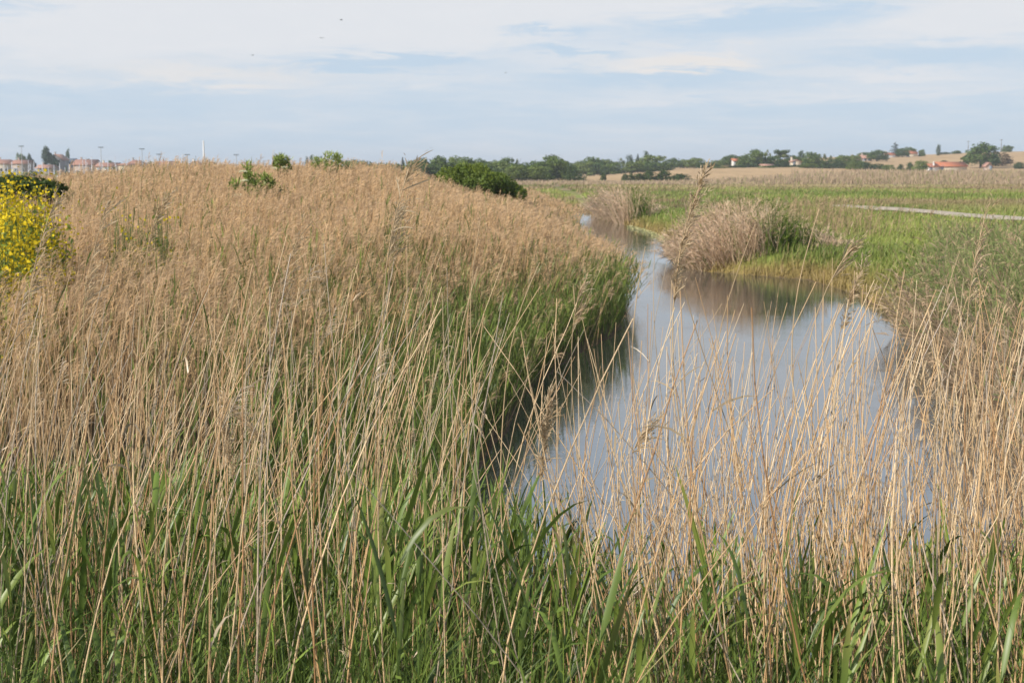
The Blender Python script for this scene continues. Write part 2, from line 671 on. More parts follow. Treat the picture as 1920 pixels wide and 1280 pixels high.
def plumes(S, P, col, nb, ln, w, K=3, span=.10, spread=.35, droop=.35):
    """feathery seed heads on the tips of paths P; wind carries them to the right"""
    N = len(P)
    tip, prev = P[:, -1], P[:, -2]
    ax = unit(tip - prev)
    L = np.linalg.norm(P[:, -1] - P[:, 0], axis=1)
    for b in range(nb):
        f = (b + .5) / nb
        st = tip - ax * (span * L * (1 - f))[:, None]
        d = unit(ax * U(.6, 1.3, N)[:, None] + WIND * U(.2, 1.2, N)[:, None] + rng.normal(0, spread, (N, 3)))
        l = ln * U(.55, 1.2, N) * (1.05 - .5 * f)
        t = np.linspace(0, 1, K)
        Q = st[:, None, :] + d[:, None, :] * (l[:, None] * t)[..., None]
        Q[..., 2] -= droop * l[:, None] * t ** 2
        Wd = w * np.interp(t, [0, .35, 1], [.5, 1.0, .25])[None, :] * U(.7, 1.3, N)[:, None]
        side = unit(np.cross(d, rng.normal(0, 1, (N, 3))))
        c = col * U(.92, 1.1, N)[:, None]
        S.ribbon(Q, Wd, side, c)


TAN = np.array([.68, .44, .215])
TAN2 = np.array([.77, .55, .30])
RUST = np.array([.36, .20, .10])
GREYT = np.array([.40, .34, .27])
PLUME = np.array([.70, .50, .315])
GREEN = np.array([.066, .110, .024])
GREEN2 = np.array([.195, .270, .050])
BLUEG = np.array([.23, .29, .10])


def mixc(a, b, t):
    t = np.asarray(t)[..., None]
    return a * (1 - t) + b * t


def scatter(y0, y1, dens, xl, xr):
    """random points with given density between depth y0..y1, x limits as functions of y"""
    n_try = 0
    ys = np.linspace(y0, y1, 40)
    wmax = np.max(xr(ys) - xl(ys))
    xmin = np.min(xl(ys))
    n = int(dens * (y1 - y0) * (np.max(xr(ys)) - xmin))
    x = U(xmin, np.max(xr(ys)), n)
    y = U(y0, y1, n)
    k = (x > xl(y)) & (x < xr(y))
    return x[k], y[k]


LX = lambda y: -.405 * y - 2.4
RX = lambda y: .405 * y + 2.4
leftbank = lambda y: np.interp(y, RY, RL)
rightbank = lambda y: np.interp(y, RY, RR)


# ---------------- the big reed bed on the left (dry, fluffy, greener by the water)
def left_bed():
    S = Strands()
    PL = Strands()
    bands = [(6.4, 10, 13), (10, 15, 80), (15, 22, 90), (22, 32, 66), (32, 46, 44), (46, 64, 27), (64, 92, 10)]
    for y0, y1, dn in bands:
        x, y = scatter(y0, y1, dn, LX, lambda yy: np.where(yy < 9, .2, leftbank(yy) - .05))
        sd, _ = river(x, y)
        keep = (sd > .02) & (x < np.interp(y, [6, 9, 11, 12], [-.8, -.8, -.6, 3]) + np.where(y > 12, 9, 0)) & (rng.random(len(x)) < .25 + 1.25 * fbm(x * .9, y * .6, 71, 3))
        x, y, sd = x[keep], y[keep], sd[keep]
        n = len(x)
        d = y
        z = ground(x, y)
        edge = 1 - sstep(sd, .1, 1.7)                     # 1 at the water
        clump = fbm(x * .8, y * .55, 15, 3)
        h = (1.42 + .60 * (clump - .5) + rng.normal(0, .12, n)) * (.68 + .32 * sstep(sd, .1, 3.6))
        h *= np.interp(y, [6, 14, 22, 60], [.95, .92, 1.0, 1.0]) * (1 - .20 * sstep(x, -4.5, -1.5) * sstep(y, 28, 42)) * (1 - .12 * sstep(-x / y, .24, .34) * sstep(y, 20, 40))
        tall = rng.random(n) < .04
        h[tall] *= U(1.05, 1.18, tall.sum())
        lx = rng.normal(-.02, .09, n) + edge * U(.0, .5, n) * np.interp(y, [12, 22], [.25, 1])
        ly = rng.normal(0, .08, n)
        cx = rng.normal(.09, .07, n)
        K = 5 if y1 < 23 else 4
        P = stems(x, y, z, h, lx, ly, cx, rng.normal(0, .05, n), K)
        w = .0036 + .00034 * d
        W = w[:, None] * np.linspace(1.0, .55, K)[None, :] * U(.7, 1.3, n)[:, None]
        # greener at the water and in some drifts; each stem darker towards its foot
        gp = fbm(x * .45, y * .22, 51, 3)
        gpatch = np.exp(-((x + .6) / 1.3) ** 2 - ((y - 17.5) / 3.2) ** 2) * .28 + np.exp(-((x + 1.6) / .9) ** 2 - ((y - 22) / 2) ** 2) * .3
        pg = np.clip(.06 + (1 - sstep(sd / np.interp(y, [9, 17, 25], [2.8, 1.8, 1.2]), .35, 1.0)) * .86 * (1 - .88 * sstep(y, 26, 38)) + .16 * sstep(gp, .56, .72) + gpatch, 0, .8)
        isg = rng.random(n) < pg
        c = mixc(TAN, TAN2, U(0, .6, n))
        c = mixc(c, RUST, (rng.random(n) < .08) * .5)
        c = mixc(c, GREYT, U(0, .4, n))
        cg = mixc(mixc(GREEN, GREEN2, rng.random(n)), np.array([.30, .28, .13]), U(0, .5, n))
        c = np.where(isg[:, None], cg, c)
        c = c * U(.86, 1.1, n)[:, None]
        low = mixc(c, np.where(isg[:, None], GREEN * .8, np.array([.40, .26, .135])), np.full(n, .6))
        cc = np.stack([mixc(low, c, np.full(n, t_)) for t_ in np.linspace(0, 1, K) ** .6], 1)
        h_g = isg & (rng.random(n) < 1)
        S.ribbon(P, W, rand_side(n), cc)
        # extra leaf on each stem: green on shoots, straw on dead ones
        nl = 3 if y1 < 23 else 2
        for q in range(nl):
            f = U(.3, .95, n)
            k0 = np.minimum((f * (K - 1)).astype(int), K - 2)
            fr = f * (K - 1) - k0
            st = P[np.arange(n), k0] * (1 - fr[:, None]) + P[np.arange(n), k0 + 1] * fr[:, None]
            a = U(0, 2 * math.pi, n)
            dirv = np.stack([np.cos(a) * np.where(isg, .28, .45) + np.where(isg, .05, .22), np.sin(a) * np.where(isg, .28, .45), U(.4, 1.2, n) + .3 * isg], 1)
            dirv = unit(dirv)
            l = np.where(isg, U(.22, .42, n), U(.10, .26, n))
            t = np.linspace(0, 1, 3)
            Q = st[:, None, :] + dirv[:, None, :] * (l[:, None] * t)[..., None]
            Q[..., 2] -= (.28 * l)[:, None] * t ** 2
            ww = np.where(isg, .008 + .00042 * d, .005 + .00030 * d)
            Wd = ww[:, None] * np.array([.7, 1.0, .12])[None, :]
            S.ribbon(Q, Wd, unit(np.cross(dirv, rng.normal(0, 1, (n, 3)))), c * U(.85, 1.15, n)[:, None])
        hp = (~isg) & (rng.random(n) < (.72 if y1 < 33 else .8))
        nb = 11 if y1 < 16 else (8 if y1 < 33 else 5)
        wd = .0010 + .00034 * y[hp][:, None]
        plumes(PL, P[hp], mixc(PLUME, TAN2, rng.random(hp.sum()) * .4), nb, .15 if y1 < 33 else .2, wd, 3, .12, .33)
    o = S.build('reed_bed', M['dryreed'])
    tag(o, 'wide bed of straw-coloured dry reeds covering the left bank of the stream, greener by the water', 'reed bed', kind='stuff')
    o = PL.build('reed_plumes', M['plume'])
    tag(o, 'pale feathery seed heads over the dry reed bed of the left bank', 'reed plumes', kind='stuff')


left_bed()


def sprays(name, label, cat, x, y, h, leanx, leany, curvx, cols, wk=(.0045, .00042), K=4, mat='dryreed', leaf=2, plume=.5, leafl=.25):
    """an untidy stand of reeds or rushes as one mass"""
    S = Strands()
    n = len(x)
    z = ground(x, y)
    P = stems(x, y, np.maximum(z, -.05), h, leanx, leany, curvx, rng.normal(0, .06, n), K)
    w = wk[0] + wk[1] * y
    W = w[:, None] * np.linspace(1.0, .45, K)[None, :] * U(.7, 1.3, n)[:, None]
    S.ribbon(P, W, rand_side(n), cols)
    for q in range(leaf):
        f = U(.3, .97, n)
        k0 = np.minimum((f * (K - 1)).astype(int), K - 2)
        fr = f * (K - 1) - k0
        st = P[np.arange(n), k0] * (1 - fr[:, None]) + P[np.arange(n), k0 + 1] * fr[:, None]
        tg = unit(P[np.arange(n), k0 + 1] - P[np.arange(n), k0])
        dirv = unit(tg + rng.normal(0, .35, (n, 3)))
        l = leafl * U(.5, 1.2, n)
        t = np.linspace(0, 1, 3)
        Q = st[:, None, :] + dirv[:, None, :] * (l[:, None] * t)[..., None]
        Q[..., 2] -= (.25 * l)[:, None] * t ** 2
        S.ribbon(Q, (w * 1.25)[:, None] * np.array([.7, 1.0, .12])[None, :], unit(np.cross(dirv, rng.normal(0, 1, (n, 3)))), cols * U(.85, 1.15, n)[:, None])
    if plume:
        hp = rng.random(n) < plume
        plumes(S, P[hp], mixc(PLUME, cols[hp], .4), 3, .17, float(np.mean(w)) * 1.1, 3, .12, .33)
    o = S.build(name, M[mat])
    tag(o, label, cat, kind='stuff')
    return o


# ---------------- right bank: leaning stand in the near right
def right_bank():
    x, y = scatter(9.4, 36, 95, lambda yy: rightbank(yy) + .0, RX)
    sd, _ = river(x, y)
    keep = (sd > .0) & (sd < np.interp(y, [9, 24, 30, 36], [9, 9, 6.5, 4.4]) + 0) & (rng.random(len(x)) < np.interp(y, [9, 22, 36], [1, .75, .45]))
    # leave the grassy slope at the back open
    keep &= ~((y > 27) & (x < np.interp(y, [27, 30, 36], [7.8, 9.0, 11.2])))
    x, y, sd = x[keep], y[keep], sd[keep]
    n = len(x)
    h = (1.12 + .5 * (fbm(x * .8, y * .5, 91, 3) - .5) + rng.normal(0, .12, n)) * (1 - .18 * (1 - sstep(sd, 0, 1.2)))
    tall = rng.random(n) < .025
    h[tall] *= U(1.15, 1.45, tall.sum())
    e = 1 - sstep(sd, 0, 2.6)
    lx = rng.normal(-.25, .17, n) - .55 * e * rng.random(n)
    ly = rng.normal(-.08, .16, n)
    cx = rng.normal(-.03, .22, n)
    pg = np.clip(sstep(y, 14, 22) * .72 * sstep(sd, .2, 1.4) + .14 + .5 * (fbm(x * .5, y * .3, 61, 3) - .5), 0, .7)
    isg = rng.random(n) < pg
    c = mixc(np.array([.43, .31, .20]), np.array([.50, .385, .26]), rng.random(n))
    c = mixc(c, np.array([.24, .15, .09]), (rng.random(n) < .22) * .6)
    cg = mixc(BLUEG, np.array([.28, .32, .13]), rng.random(n))
    c = np.where(isg[:, None], cg, c) * U(.8, 1.15, n)[:, None]
    lx = np.where(isg, lx * .7, lx)
    sprays('leaning_reeds', 'tangled straw and grey-green reeds leaning over the water on the right bank', 'reeds', x, y, h, lx, ly, cx, c, plume=.22, leaf=2)

    # the rounded clump where the stream bends
    def clump(name, label, x0, x1, y0, y1, n, hh, green_side, seed):
        x = rng.normal((x0 + x1) / 2, (x1 - x0) * .36, n)
        y = U(y0, y1, n)
        sd, _ = river(x, y)
        k = (sd > -.15) & (x > x0 - .6) & (rng.random(n) < .35 + fbm(x * 1.1, y * .8, seed + 80, 3))
        x, y, sd = x[k], y[k], sd[k]
        n = len(x)
        u = np.clip((x - (x0 + x1) / 2) / ((x1 - x0) / 2), -1.6, 2.2)
        prof = np.exp(-np.abs(u / 1.35) ** 2.2) * (.72 + .5 * fbm(x * .9, y * .7, seed + 90, 3)) * 1.08
        h = hh * prof * U(.5, 1.15, n)
        lx = .45 * np.clip(u, -1, .7) - .2 + rng.normal(0, .26, n)
        ly = -.35 * (1 - sstep(sd, 0, 1.5)) + rng.normal(0, .15, n)
        cx = rng.normal(-.02, .12, n)
        g = rng.random(n) < np.clip(np.exp(-((u - green_side) / .42) ** 2) * .8 + .08, 0, .9)
        c = mixc(np.array([.68, .50, .34]), np.array([.80, .63, .46]), rng.random(n))
        c = mixc(c, np.array([.22, .14, .09]), (rng.random(n) < .2) * .6)
        c = np.where(g[:, None], mixc(GREEN * 1.0, GREEN2 * .9, rng.random(n)), c) * U(.8, 1.15, n)[:, None]
        sprays(name, label, 'reeds', x, y, h, lx, ly, cx, c, plume=.45, leaf=2, wk=(.004, .00030))
    clump('reed_clump', 'rounded tan reed clump overhanging the water at the bend, green on its right side', 5.5, 9.0, 41, 46.5, 7500, 1.36, .62, 1)
    clump('reed_clump', 'far tan reed clump on the right bank beyond the pale water edge', 5.4, 7.6, 76, 92, 3800, 1.65, .55, 2)
    # loose tan reeds behind the rounded clump
    x, y = scatter(46, 64, 30, lambda yy: np.maximum(rightbank(yy) + .8, 7.0), lambda yy: 14.6 + (yy - 46) * .12)
    keep = rng.random(len(x)) < sstep(fbm(x * .3, y * .2, 19, 3), .34, .62) * np.exp(-((x - 10) / 3.0) ** 2)
    x, y = x[keep], y[keep]
    n = len(x)
    c = mixc(np.array([.43, .31, .19]), GREEN2, (rng.random(n) < .3) * .8) * U(.8, 1.15, n)[:, None]
    sprays('dry_reeds', 'loose stand of thin tan reeds on the meadow edge behind the rounded clump', 'reeds', x, y, U(.7, 1.5, n), rng.normal(0, .14, n),
           rng.normal(0, .1, n), rng.normal(.06, .08, n), c, plume=.5, wk=(.004, .00028))


right_bank()


# ---------------- pale reed belt across the far meadow
def far_belt():
    S = Strands()
    for y0, y1, dn in ((200, 236, 4.6), (236, 290, 1.5), (290, 372, .5)):
        x, y = scatter(y0, y1, dn, lambda yy: -.02 * yy, lambda yy: .42 * yy)
        front = 200 + 34 * fbm(x * .03, 0 * x, 13, 4) + np.interp(x / y, [0, .12, .3], [4, 0, 0])
        k = (y > front) & ((y < 262) | (x / y > .2))
        x, y = x[k], y[k]
        n = len(x)
        h = U(.9, 1.6, n) * (.75 + .6 * fbm(x * .09, y * .05, 63, 4)) * (.35 + .65 * sstep(y, 203, 240)) * (.38 + .62 * sstep(x / y, .09, .22))
        P = stems(x, y, ground(x, y) - .05, h, rng.normal(.02, .12, n), rng.normal(0, .1, n), rng.normal(.05, .05, n), rng.normal(0, .05, n), 3)
        W = (.03 + .0004 * y)[:, None] * np.array([1, .9, .35])[None, :] * U(.6, 1.4, n)[:, None]
        c = mixc(np.array([.42, .315, .21]), np.array([.50, .39, .27]), rng.random(n)) * U(.8, 1.12, n)[:, None]
        c = mixc(c, GREEN2, (rng.random(n) < .10) * .7)
        S.ribbon(P, W, rand_side(n), c)
    tag(S.build('reed_belt', M['dryreed']), 'long pale pinkish-tan belt of reeds across the far edge of the green meadow', 'reed belt', kind='stuff')


far_belt()


# ---------------- meadow grass
def meadow():
    S = Strands()
    for y0, y1, dn in ((26, 40, 210), (40, 60, 110), (60, 90, 42), (90, 140, 13), (140, 205, 4.5)):
        x, y = scatter(y0, y1, dn, lambda yy: np.where(yy < 97, rightbank(yy) + .05, .012 * yy), RX)
        sd, left = river(x, y)
        k = (sd > .05) & ~left & (np.abs(x - path_x(y)) > .45 + .6 * fbm(y * .35, x * 0 + 3, 44, 3))
        k &= rng.random(len(x)) < .45 + .9 * fbm(x * .5, y * .25, 17, 3)
        k |= False
        x, y, sd = x[k], y[k], sd[k]
        n = len(x)
        c = meadow_colour(x, y) * U(.8, 1.25, n)[:, None]
        c = mixc(c, np.array([.36, .27, .14]), (rng.random(n) < .12) * .8)
        h = U(.14, .34, n) * (1 + .8 * (fbm(x * .3, y * .2, 23, 3) - .4)) + .0006 * y
        h *= np.where(y < 90, np.clip(.35 + np.abs(x - path_x(y)) / 4.5, 0, 1), 1)
        P = stems(x, y, ground(x, y) - .03, h, rng.normal(0, .25, n), rng.normal(0, .22, n), rng.normal(.1, .1, n), rng.normal(0, .1, n), 3)
        W = (.006 + .00055 * y)[:, None] * np.array([1, .85, .2])[None, :] * U(.6, 1.4, n)[:, None]
        S.ribbon(P, W, rand_side(n), c)
    # beyond the bend on the left
    x, y = scatter(104, 200, 5, lambda yy: -.03 * yy - 1, lambda yy: .02 * yy)
    sd, left = river(x, y)
    k = (sd > .1) & ~left
    x, y = x[k], y[k]
    n = len(x)
    P = stems(x, y, ground(x, y) - .03, U(.2, .4, n), rng.normal(0, .2, n), rng.normal(0, .2, n), rng.normal(.1, .1, n), rng.normal(0, .1, n), 3)
    S.ribbon(P, (.006 + .0006 * y)[:, None] * np.array([1, .85, .2])[None, :], rand_side(n), meadow_colour(x, y) * U(.8, 1.25, n)[:, None])
    tag(S.build('meadow_grass', M['grassy']), 'short green meadow grass with russet and straw drifts right of the stream', 'grass', kind='stuff')


meadow()


# pale edge of dried weed along the far right shore
def shore_line():
    S = Strands()
    n = 1500
    y = U(50, 73, n)
    x = rightbank(y) + rng.normal(-.03, .11, n)
    P = stems(x, y, np.full(n, .015), U(.04, .12, n), rng.normal(-.8, .5, n), rng.normal(0, .8, n), rng.normal(0, .3, n), rng.normal(0, .3, n), 3)
    S.ribbon(P, np.full((n, 3), .07) * U(.5, 1.5, n)[:, None], rand_side(n), mixc(np.array([.62, .56, .34]), np.array([.5, .5, .2]), rng.random(n)))
    tag(S.build('shore_weed', M['dryreed']), 'pale yellowish strip of dried weed along the far right water edge', 'weed', kind='stuff')
    # floating bits near the left bank
    S = Strands()
    n = 200
    y = U(10.5, 34, n)
    x = np.where(rng.random(n) < .7, leftbank(y) + np.abs(rng.normal(0, .5, n)), rightbank(y) - np.abs(rng.normal(0, .6, n)))
    a = U(-.7, .7, n)
    L = U(.03, .14, n)
    d = np.stack([np.cos(a), np.sin(a) * .7, 0 * a], 1)
    P = np.stack([x, y, np.full(n, .006)], 1)[:, None, :] + d[:, None, :] * (L[:, None] * np.linspace(0, 1, 3))[..., None]
    S.ribbon(P, np.full((n, 3), .007) * np.array([.4, 1, .3]), np.stack([-d[:, 1], d[:, 0], 0 * a], 1), mixc(np.array([.10, .12, .04]), np.array([.3, .24, .14]), rng.random(n)))
    tag(S.build('floating_debris', M['dryreed']), 'scattered bits of broken reed floating on the dark water by the banks', 'debris', kind='stuff')


shore_line()


# ---------------- foreground: last year's stalks, new green shoots, grass
def fore_stalks(name, label, n, xr, yr, hfun, lean, curv, plume_p):
    S = Strands()
    u = U(0, 1, n)
    y = yr[0] + (yr[1] - yr[0]) * U(0, 1, n) ** .9
    x = (xr[0] + (xr[1] - xr[0]) * u) * y
    # tufts: pull stalks towards tuft centres
    tc = U(xr[0], xr[1], 48)
    near = tc[np.argmin(np.abs(tc[None, :] - (x / y)[:, None]), 1)]
    pull = U(0, .8, n)
    x = x * (1 - pull) + near * y * pull
    sd, _ = river(x, y)
    k = (sd > -.2) & (rng.random(n) < np.interp(x / y, [-.2, -.12, -.01, .02, .1, .14], [1, .72, .6, 1, .5, 1]))
    x, y, u = x[k], y[k], (x / y)[k]
    n = len(x)
    z = ground(x, y)
    h = (hfun(u, y) + rng.normal(0, .17, n) - z) * 1.06
    short = rng.random(n) < .15
    h[short] *= U(.45, .8, short.sum())
    h = np.clip(h, .3, (2.93 - .02 * rng.random(n) ** .3 * 12 - z) * 1.02)
    K = 11
    P = stems(x, y, z, h, rng.normal(lean[0], lean[1], n), rng.normal(.02, .10, n), rng.normal(curv[0], curv[1], n), rng.normal(.02, .08, n), K, .006)
    W = U(.0032, .0058, n)[:, None] * np.linspace(1.05, .38, K)[None, :]
    c = mixc(np.array([.60, .385, .19]), np.array([.84, .655, .41]), rng.random(n))
    c = mixc(c, np.array([.40, .21, .095]), (rng.random(n) < .22) * U(.3, .9, n))
    c = mixc(c, np.array([.46, .42, .36]), (rng.random(n) < .2) * .7)
    cc = np.repeat(c[:, None, :], K, 1) * rng.uniform(.78, 1.18, (n, K, 1))
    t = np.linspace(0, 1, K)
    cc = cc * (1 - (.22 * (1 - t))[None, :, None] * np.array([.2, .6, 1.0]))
    # joints: a narrow dark swelling wherever one length of the stalk meets the next
    ts, nd = [0.0], [0]
    for j in range(1, K - 1):
        ts += [j / (K - 1) - .004, j / (K - 1), j / (K - 1) + .004]
        nd += [0, 1, 0]
    ts, nd = np.array(ts + [1.0]), np.array(nd + [0])
    g = ts * (K - 1)
    g0 = np.minimum(g.astype(int), K - 2)
    gf = (g - g0)[None, :, None]
    P2 = P[:, g0] * (1 - gf) + P[:, g0 + 1] * gf
    W2 = (W[:, g0] * (1 - gf[..., 0]) + W[:, g0 + 1] * gf[..., 0]) * (1 + .35 * nd)
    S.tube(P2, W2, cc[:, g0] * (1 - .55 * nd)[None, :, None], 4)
    # withered leaves along the stalk
    for q in range(2):
        kk = rng.random(n) < .22
        m = kk.sum()
        k0 = rng.integers(3, K - 1, m)
        st = P[kk][np.arange(m), k0]
        tg = unit(P[kk][np.arange(m), k0] - P[kk][np.arange(m), k0 - 1])
        dirv = unit(tg * 1.2 + np.stack([rng.normal(.25, .5, m), rng.normal(0, .5, m), 0 * U(0, 1, m)], 1))
        l = U(.05, .2, m)
        tt = np.linspace(0, 1, 4)
        Q = st[:, None, :] + dirv[:, None, :] * (l[:, None] * tt)[..., None]
        Q[..., 2] -= (U(.1, .9, m) * l)[:, None] * tt ** 2
        S.ribbon(Q, U(.003, .007, m)[:, None] * np.array([.6, 1, .7, .15])[None, :], unit(np.cross(dirv, rng.normal(0, 1, (m, 3)))),
                 mixc(np.array([.42, .31, .18]), np.array([.50, .40, .27]), rng.random(m)))
    hp = rng.random(n) < plume_p
    hp &= ~short
    if hp.sum():
        plumes(S, P[hp], mixc(np.array([.50, .40, .29]), np.array([.60, .50, .37]), rng.random(hp.sum())), 22, .08, .0022, 4, .07, .22, .45)
    tag(S.build(name, M['stalk']), label, 'reed stalks', kind='stuff')


fore_stalks('dry_reed_stalks', 'thick foreground stand of bare golden reed stalks leaning on the left half', 1030, (-.62, -.008), (2.6, 7.4),
            lambda u, y: 3 - y * (np.interp(u, [-.41, -.25, -.12, 0, .04], [.165, .150, .125, .135, .165])), (-.12, .11), (.15, .10), .02)
fore_stalks('dry_reed_stalks', 'dense foreground stand of straw reed stalks in front of the open water', 690, (.085, .62), (2.7, 5.7),
            lambda u, y: 3 - y * (np.interp(u, [.08, .12, .2, .3, .42], [.200, .160, .155, .155, .130])), (-.33, .10), (.23, .10), .015)
fore_stalks('dry_reed_stalks', 'low thicket of broken straw reed stalks at the near right water edge', 800, (.11, .62), (2.9, 5.9),
            lambda u, y: 3 - y * (np.interp(u, [.08, .12, .2, .3, .42], [.250, .235, .225, .215, .190])), (-.32, .12), (.16, .12), .01)
fore_stalks('dry_reed_stalks', 'few thin reed stalks in the gap left of the open water', 40, (.02, .09), (2.6, 5.6),
            lambda u, y: 3 - .19 * y, (-.06, .12), (.12, .1), .05)


def shoots(S, x, y, h, leaf_l, leaf_w, nleaf, dark=1.0):
    n = len(x)
    z = ground(x, y)
    K = 6
    P = stems(x, y, z, h, rng.normal(.0, .09, n), rng.normal(0, .09, n), rng.normal(.05, .07, n), rng.normal(0, .05, n), K)
    W = U(.004, .0065, n)[:, None] * np.linspace(1, .4, K)[None, :]
    base = mixc(GREEN, GREEN2, rng.random(n)) * U(.8, 1.2, n)[:, None]
    base = mixc(base, np.array([.20, .25, .05]), (rng.random(n) < .15) * .6)
    S.tube(P, W, base * 1.1, 3)
    for q in range(nleaf):
        f = np.clip((q + .9) / nleaf * .95 + rng.normal(0, .03, n), .15, .99)
        k0 = np.minimum((f * (K - 1)).astype(int), K - 2)
        fr = f * (K - 1) - k0
        st = P[np.arange(n), k0] * (1 - fr[:, None]) + P[np.arange(n), k0 + 1] * fr[:, None]
        a = U(0, 2 * math.pi, n)
        open_ = U(.15, .75, n) * (1.15 - .6 * f)
        hd = np.stack([np.cos(a), np.sin(a), 0 * a], 1)
        dirv = unit(hd * open_[:, None] + np.array([.12, 0, 1.0]))
        l = leaf_l * U(.6, 1.25, n)
        KK = 6
        t = np.linspace(0, 1, KK)
        Q = st[:, None, :] + dirv[:, None, :] * (l[:, None] * t)[..., None]
        bend = U(.05, .75, n) ** 1.3
        Q[..., 2] -= (bend * l)[:, None] * t ** 2.4
        Q += hd[:, None, :] * ((bend * .3 * l)[:, None] * t ** 2)[..., None]
        Wd = (leaf_w * U(.6, 1.25, n))[:, None] * np.interp(t, [0, .2, .5, .8, 1], [.45, .95, 1, .55, .03])[None, :]
        side = unit(np.cross(dirv, hd + rng.normal(0, .35, (n, 3))))
        c = base * U(.85, 1.2, n)[:, None]
        c2 = mixc(c, np.array([.42, .36, .13]), (rng.random(n) < .25) * U(.2, .9, n))
        cc = np.stack([mixc(c, c2, np.full(n, v)) for v in t ** 2], 1)
        S.ribbon(Q, Wd, side, cc, .12)


def foreground_green():
    S = Strands()
    n = 7300
    y = 2.6 + 5.8 * U(0, 1, n) ** .62
    x = U(-.62, .62, n) * y
    sd, _ = river(x, y)
    k = (sd > 0) & (rng.random(n) < np.interp(fbm(x * 1.3, y * 1.3, 33, 3), [.3, .62], [.12, 1.0]))
    x, y = x[k], y[k]
    u = x / y
    tipz = 3 - y * (np.interp(u, [-.42, -.2, 0.0, .05, .2, .42], [.200, .210, .228, .262, .270, .250]) + .008 + np.abs(rng.normal(0, .042, len(x))))
    hh = tipz - .06 - ground(x, y)
    k = hh > .25
    shoots(S, x[k], y[k], hh[k], .29, .0125, 7)
    # tall shoots at the water's near edge
    m = 160
    x = U(-.5, 2.6, m)
    y = U(5.6, 6.9, m)
    sd, _ = river(x, y)
    k = sd > -.1
    shoots(S, x[k], y[k], U(.55, .95, k.sum()), .34, .018, 6)
    o = S.build('green_reed_shoots', M['green'])
    tag(o, 'fresh green reed shoots with broad pointed leaves growing up between the dry foreground stalks', 'green reeds', kind='stuff')
    # green shoots on the left bank fringe
    S = Strands()
    x, y = scatter(7.5, 30, 60, lambda yy: leftbank(yy) - 1.7, lambda yy: leftbank(yy))
    sd, _ = river(x, y)
    k = (sd > .0) & (rng.random(len(x)) < .75 - .22 * sd)
    x, y, sd = x[k], y[k], sd[k]
    shoots(S, x, y, (U(.70, 1.15, len(x)) + .10 * sd), .30, .011, 5)
    o = S.build('green_reed_fringe', M['green'])
    tag(o, 'dark green fringe of young reeds along the left edge of the water', 'green reeds', kind='stuff')
    # understory grass and weeds
    S = Strands()
    n = 11800
    y = 2.3 + 3.0 * U(0, 1, n) ** 1.1
    x = U(-.62, .62, n) * y
    z = ground(x, y)
    h = U(.3, .9, n) * np.interp(y, [2, 3, 6], [1.0, 1.0, .6])
    P = stems(x, y, z, h, rng.normal(0, .22, n), rng.normal(0, .2, n), rng.normal(.08, .28, n), rng.normal(0, .25, n), 6)
    W = U(.0025, .0085, n)[:, None] * np.array([.8, 1, 1, .8, .5, .08])[None, :]
    c = mixc(GREEN * 1.05, np.array([.19, .26, .055]), rng.random(n)) * U(.75, 1.2, n)[:, None]
    c = mixc(c, np.array([.42, .34, .17]), (rng.random(n) < .05) * .9)
    S.ribbon(P, W, rand_side(n), c)
    o = S.build('foreground_grass', M['grassy'])
    tag(o, 'dense low green grass at the feet of the foreground reeds', 'grass', kind='stuff')
    # small-leaved weeds
    S = Strands()
    n = 3000
    y = U(2.5, 4.0, n)
    x = U(-.44, .44, n) * y
    k = fbm(x * 2.2, y * 2.2, 8, 3) > .5
    x, y = x[k], y[k]
    n = len(x)
    z = ground(x, y) + U(.15, .8, n)
    d = unit(rng.normal(0, 1, (n, 3)) + np.array([0, 0, .5]))
    l = U(.008, .024, n)
    P = np.stack([x, y, z], 1)[:, None, :] + d[:, None, :] * (l[:, None] * np.linspace(0, 1, 3))[..., None]
    S.ribbon(P, (l * .45)[:, None] * np.array([.3, 1, .1])[None, :], unit(np.cross(d, rng.normal(0, 1, (n, 3)))), mixc(GREEN, GREEN2, rng.random(n)) * 1.05)
    o = S.build('small_leaved_weeds', M['grassy'])
    tag(o, 'small-leaved green weeds scrambling among the foreground stalks', 'weeds', kind='stuff')


foreground_green()


# ---------------- single reeds that stand out, each its own thing
def smooth_path(pts, K):
    P = np.array(pts)
    s = np.concatenate([[0], np.cumsum(np.linalg.norm(np.diff(P, axis=0), axis=1))])
    t = np.linspace(0, s[-1], K)
    Q = np.stack([np.interp(t, s, P[:, i]) for i in range(3)], 1)
    for _ in range(5):
        Q[1:-1] = (Q[:-2] + 2 * Q[1:-1] + Q[2:]) / 4
    return Q


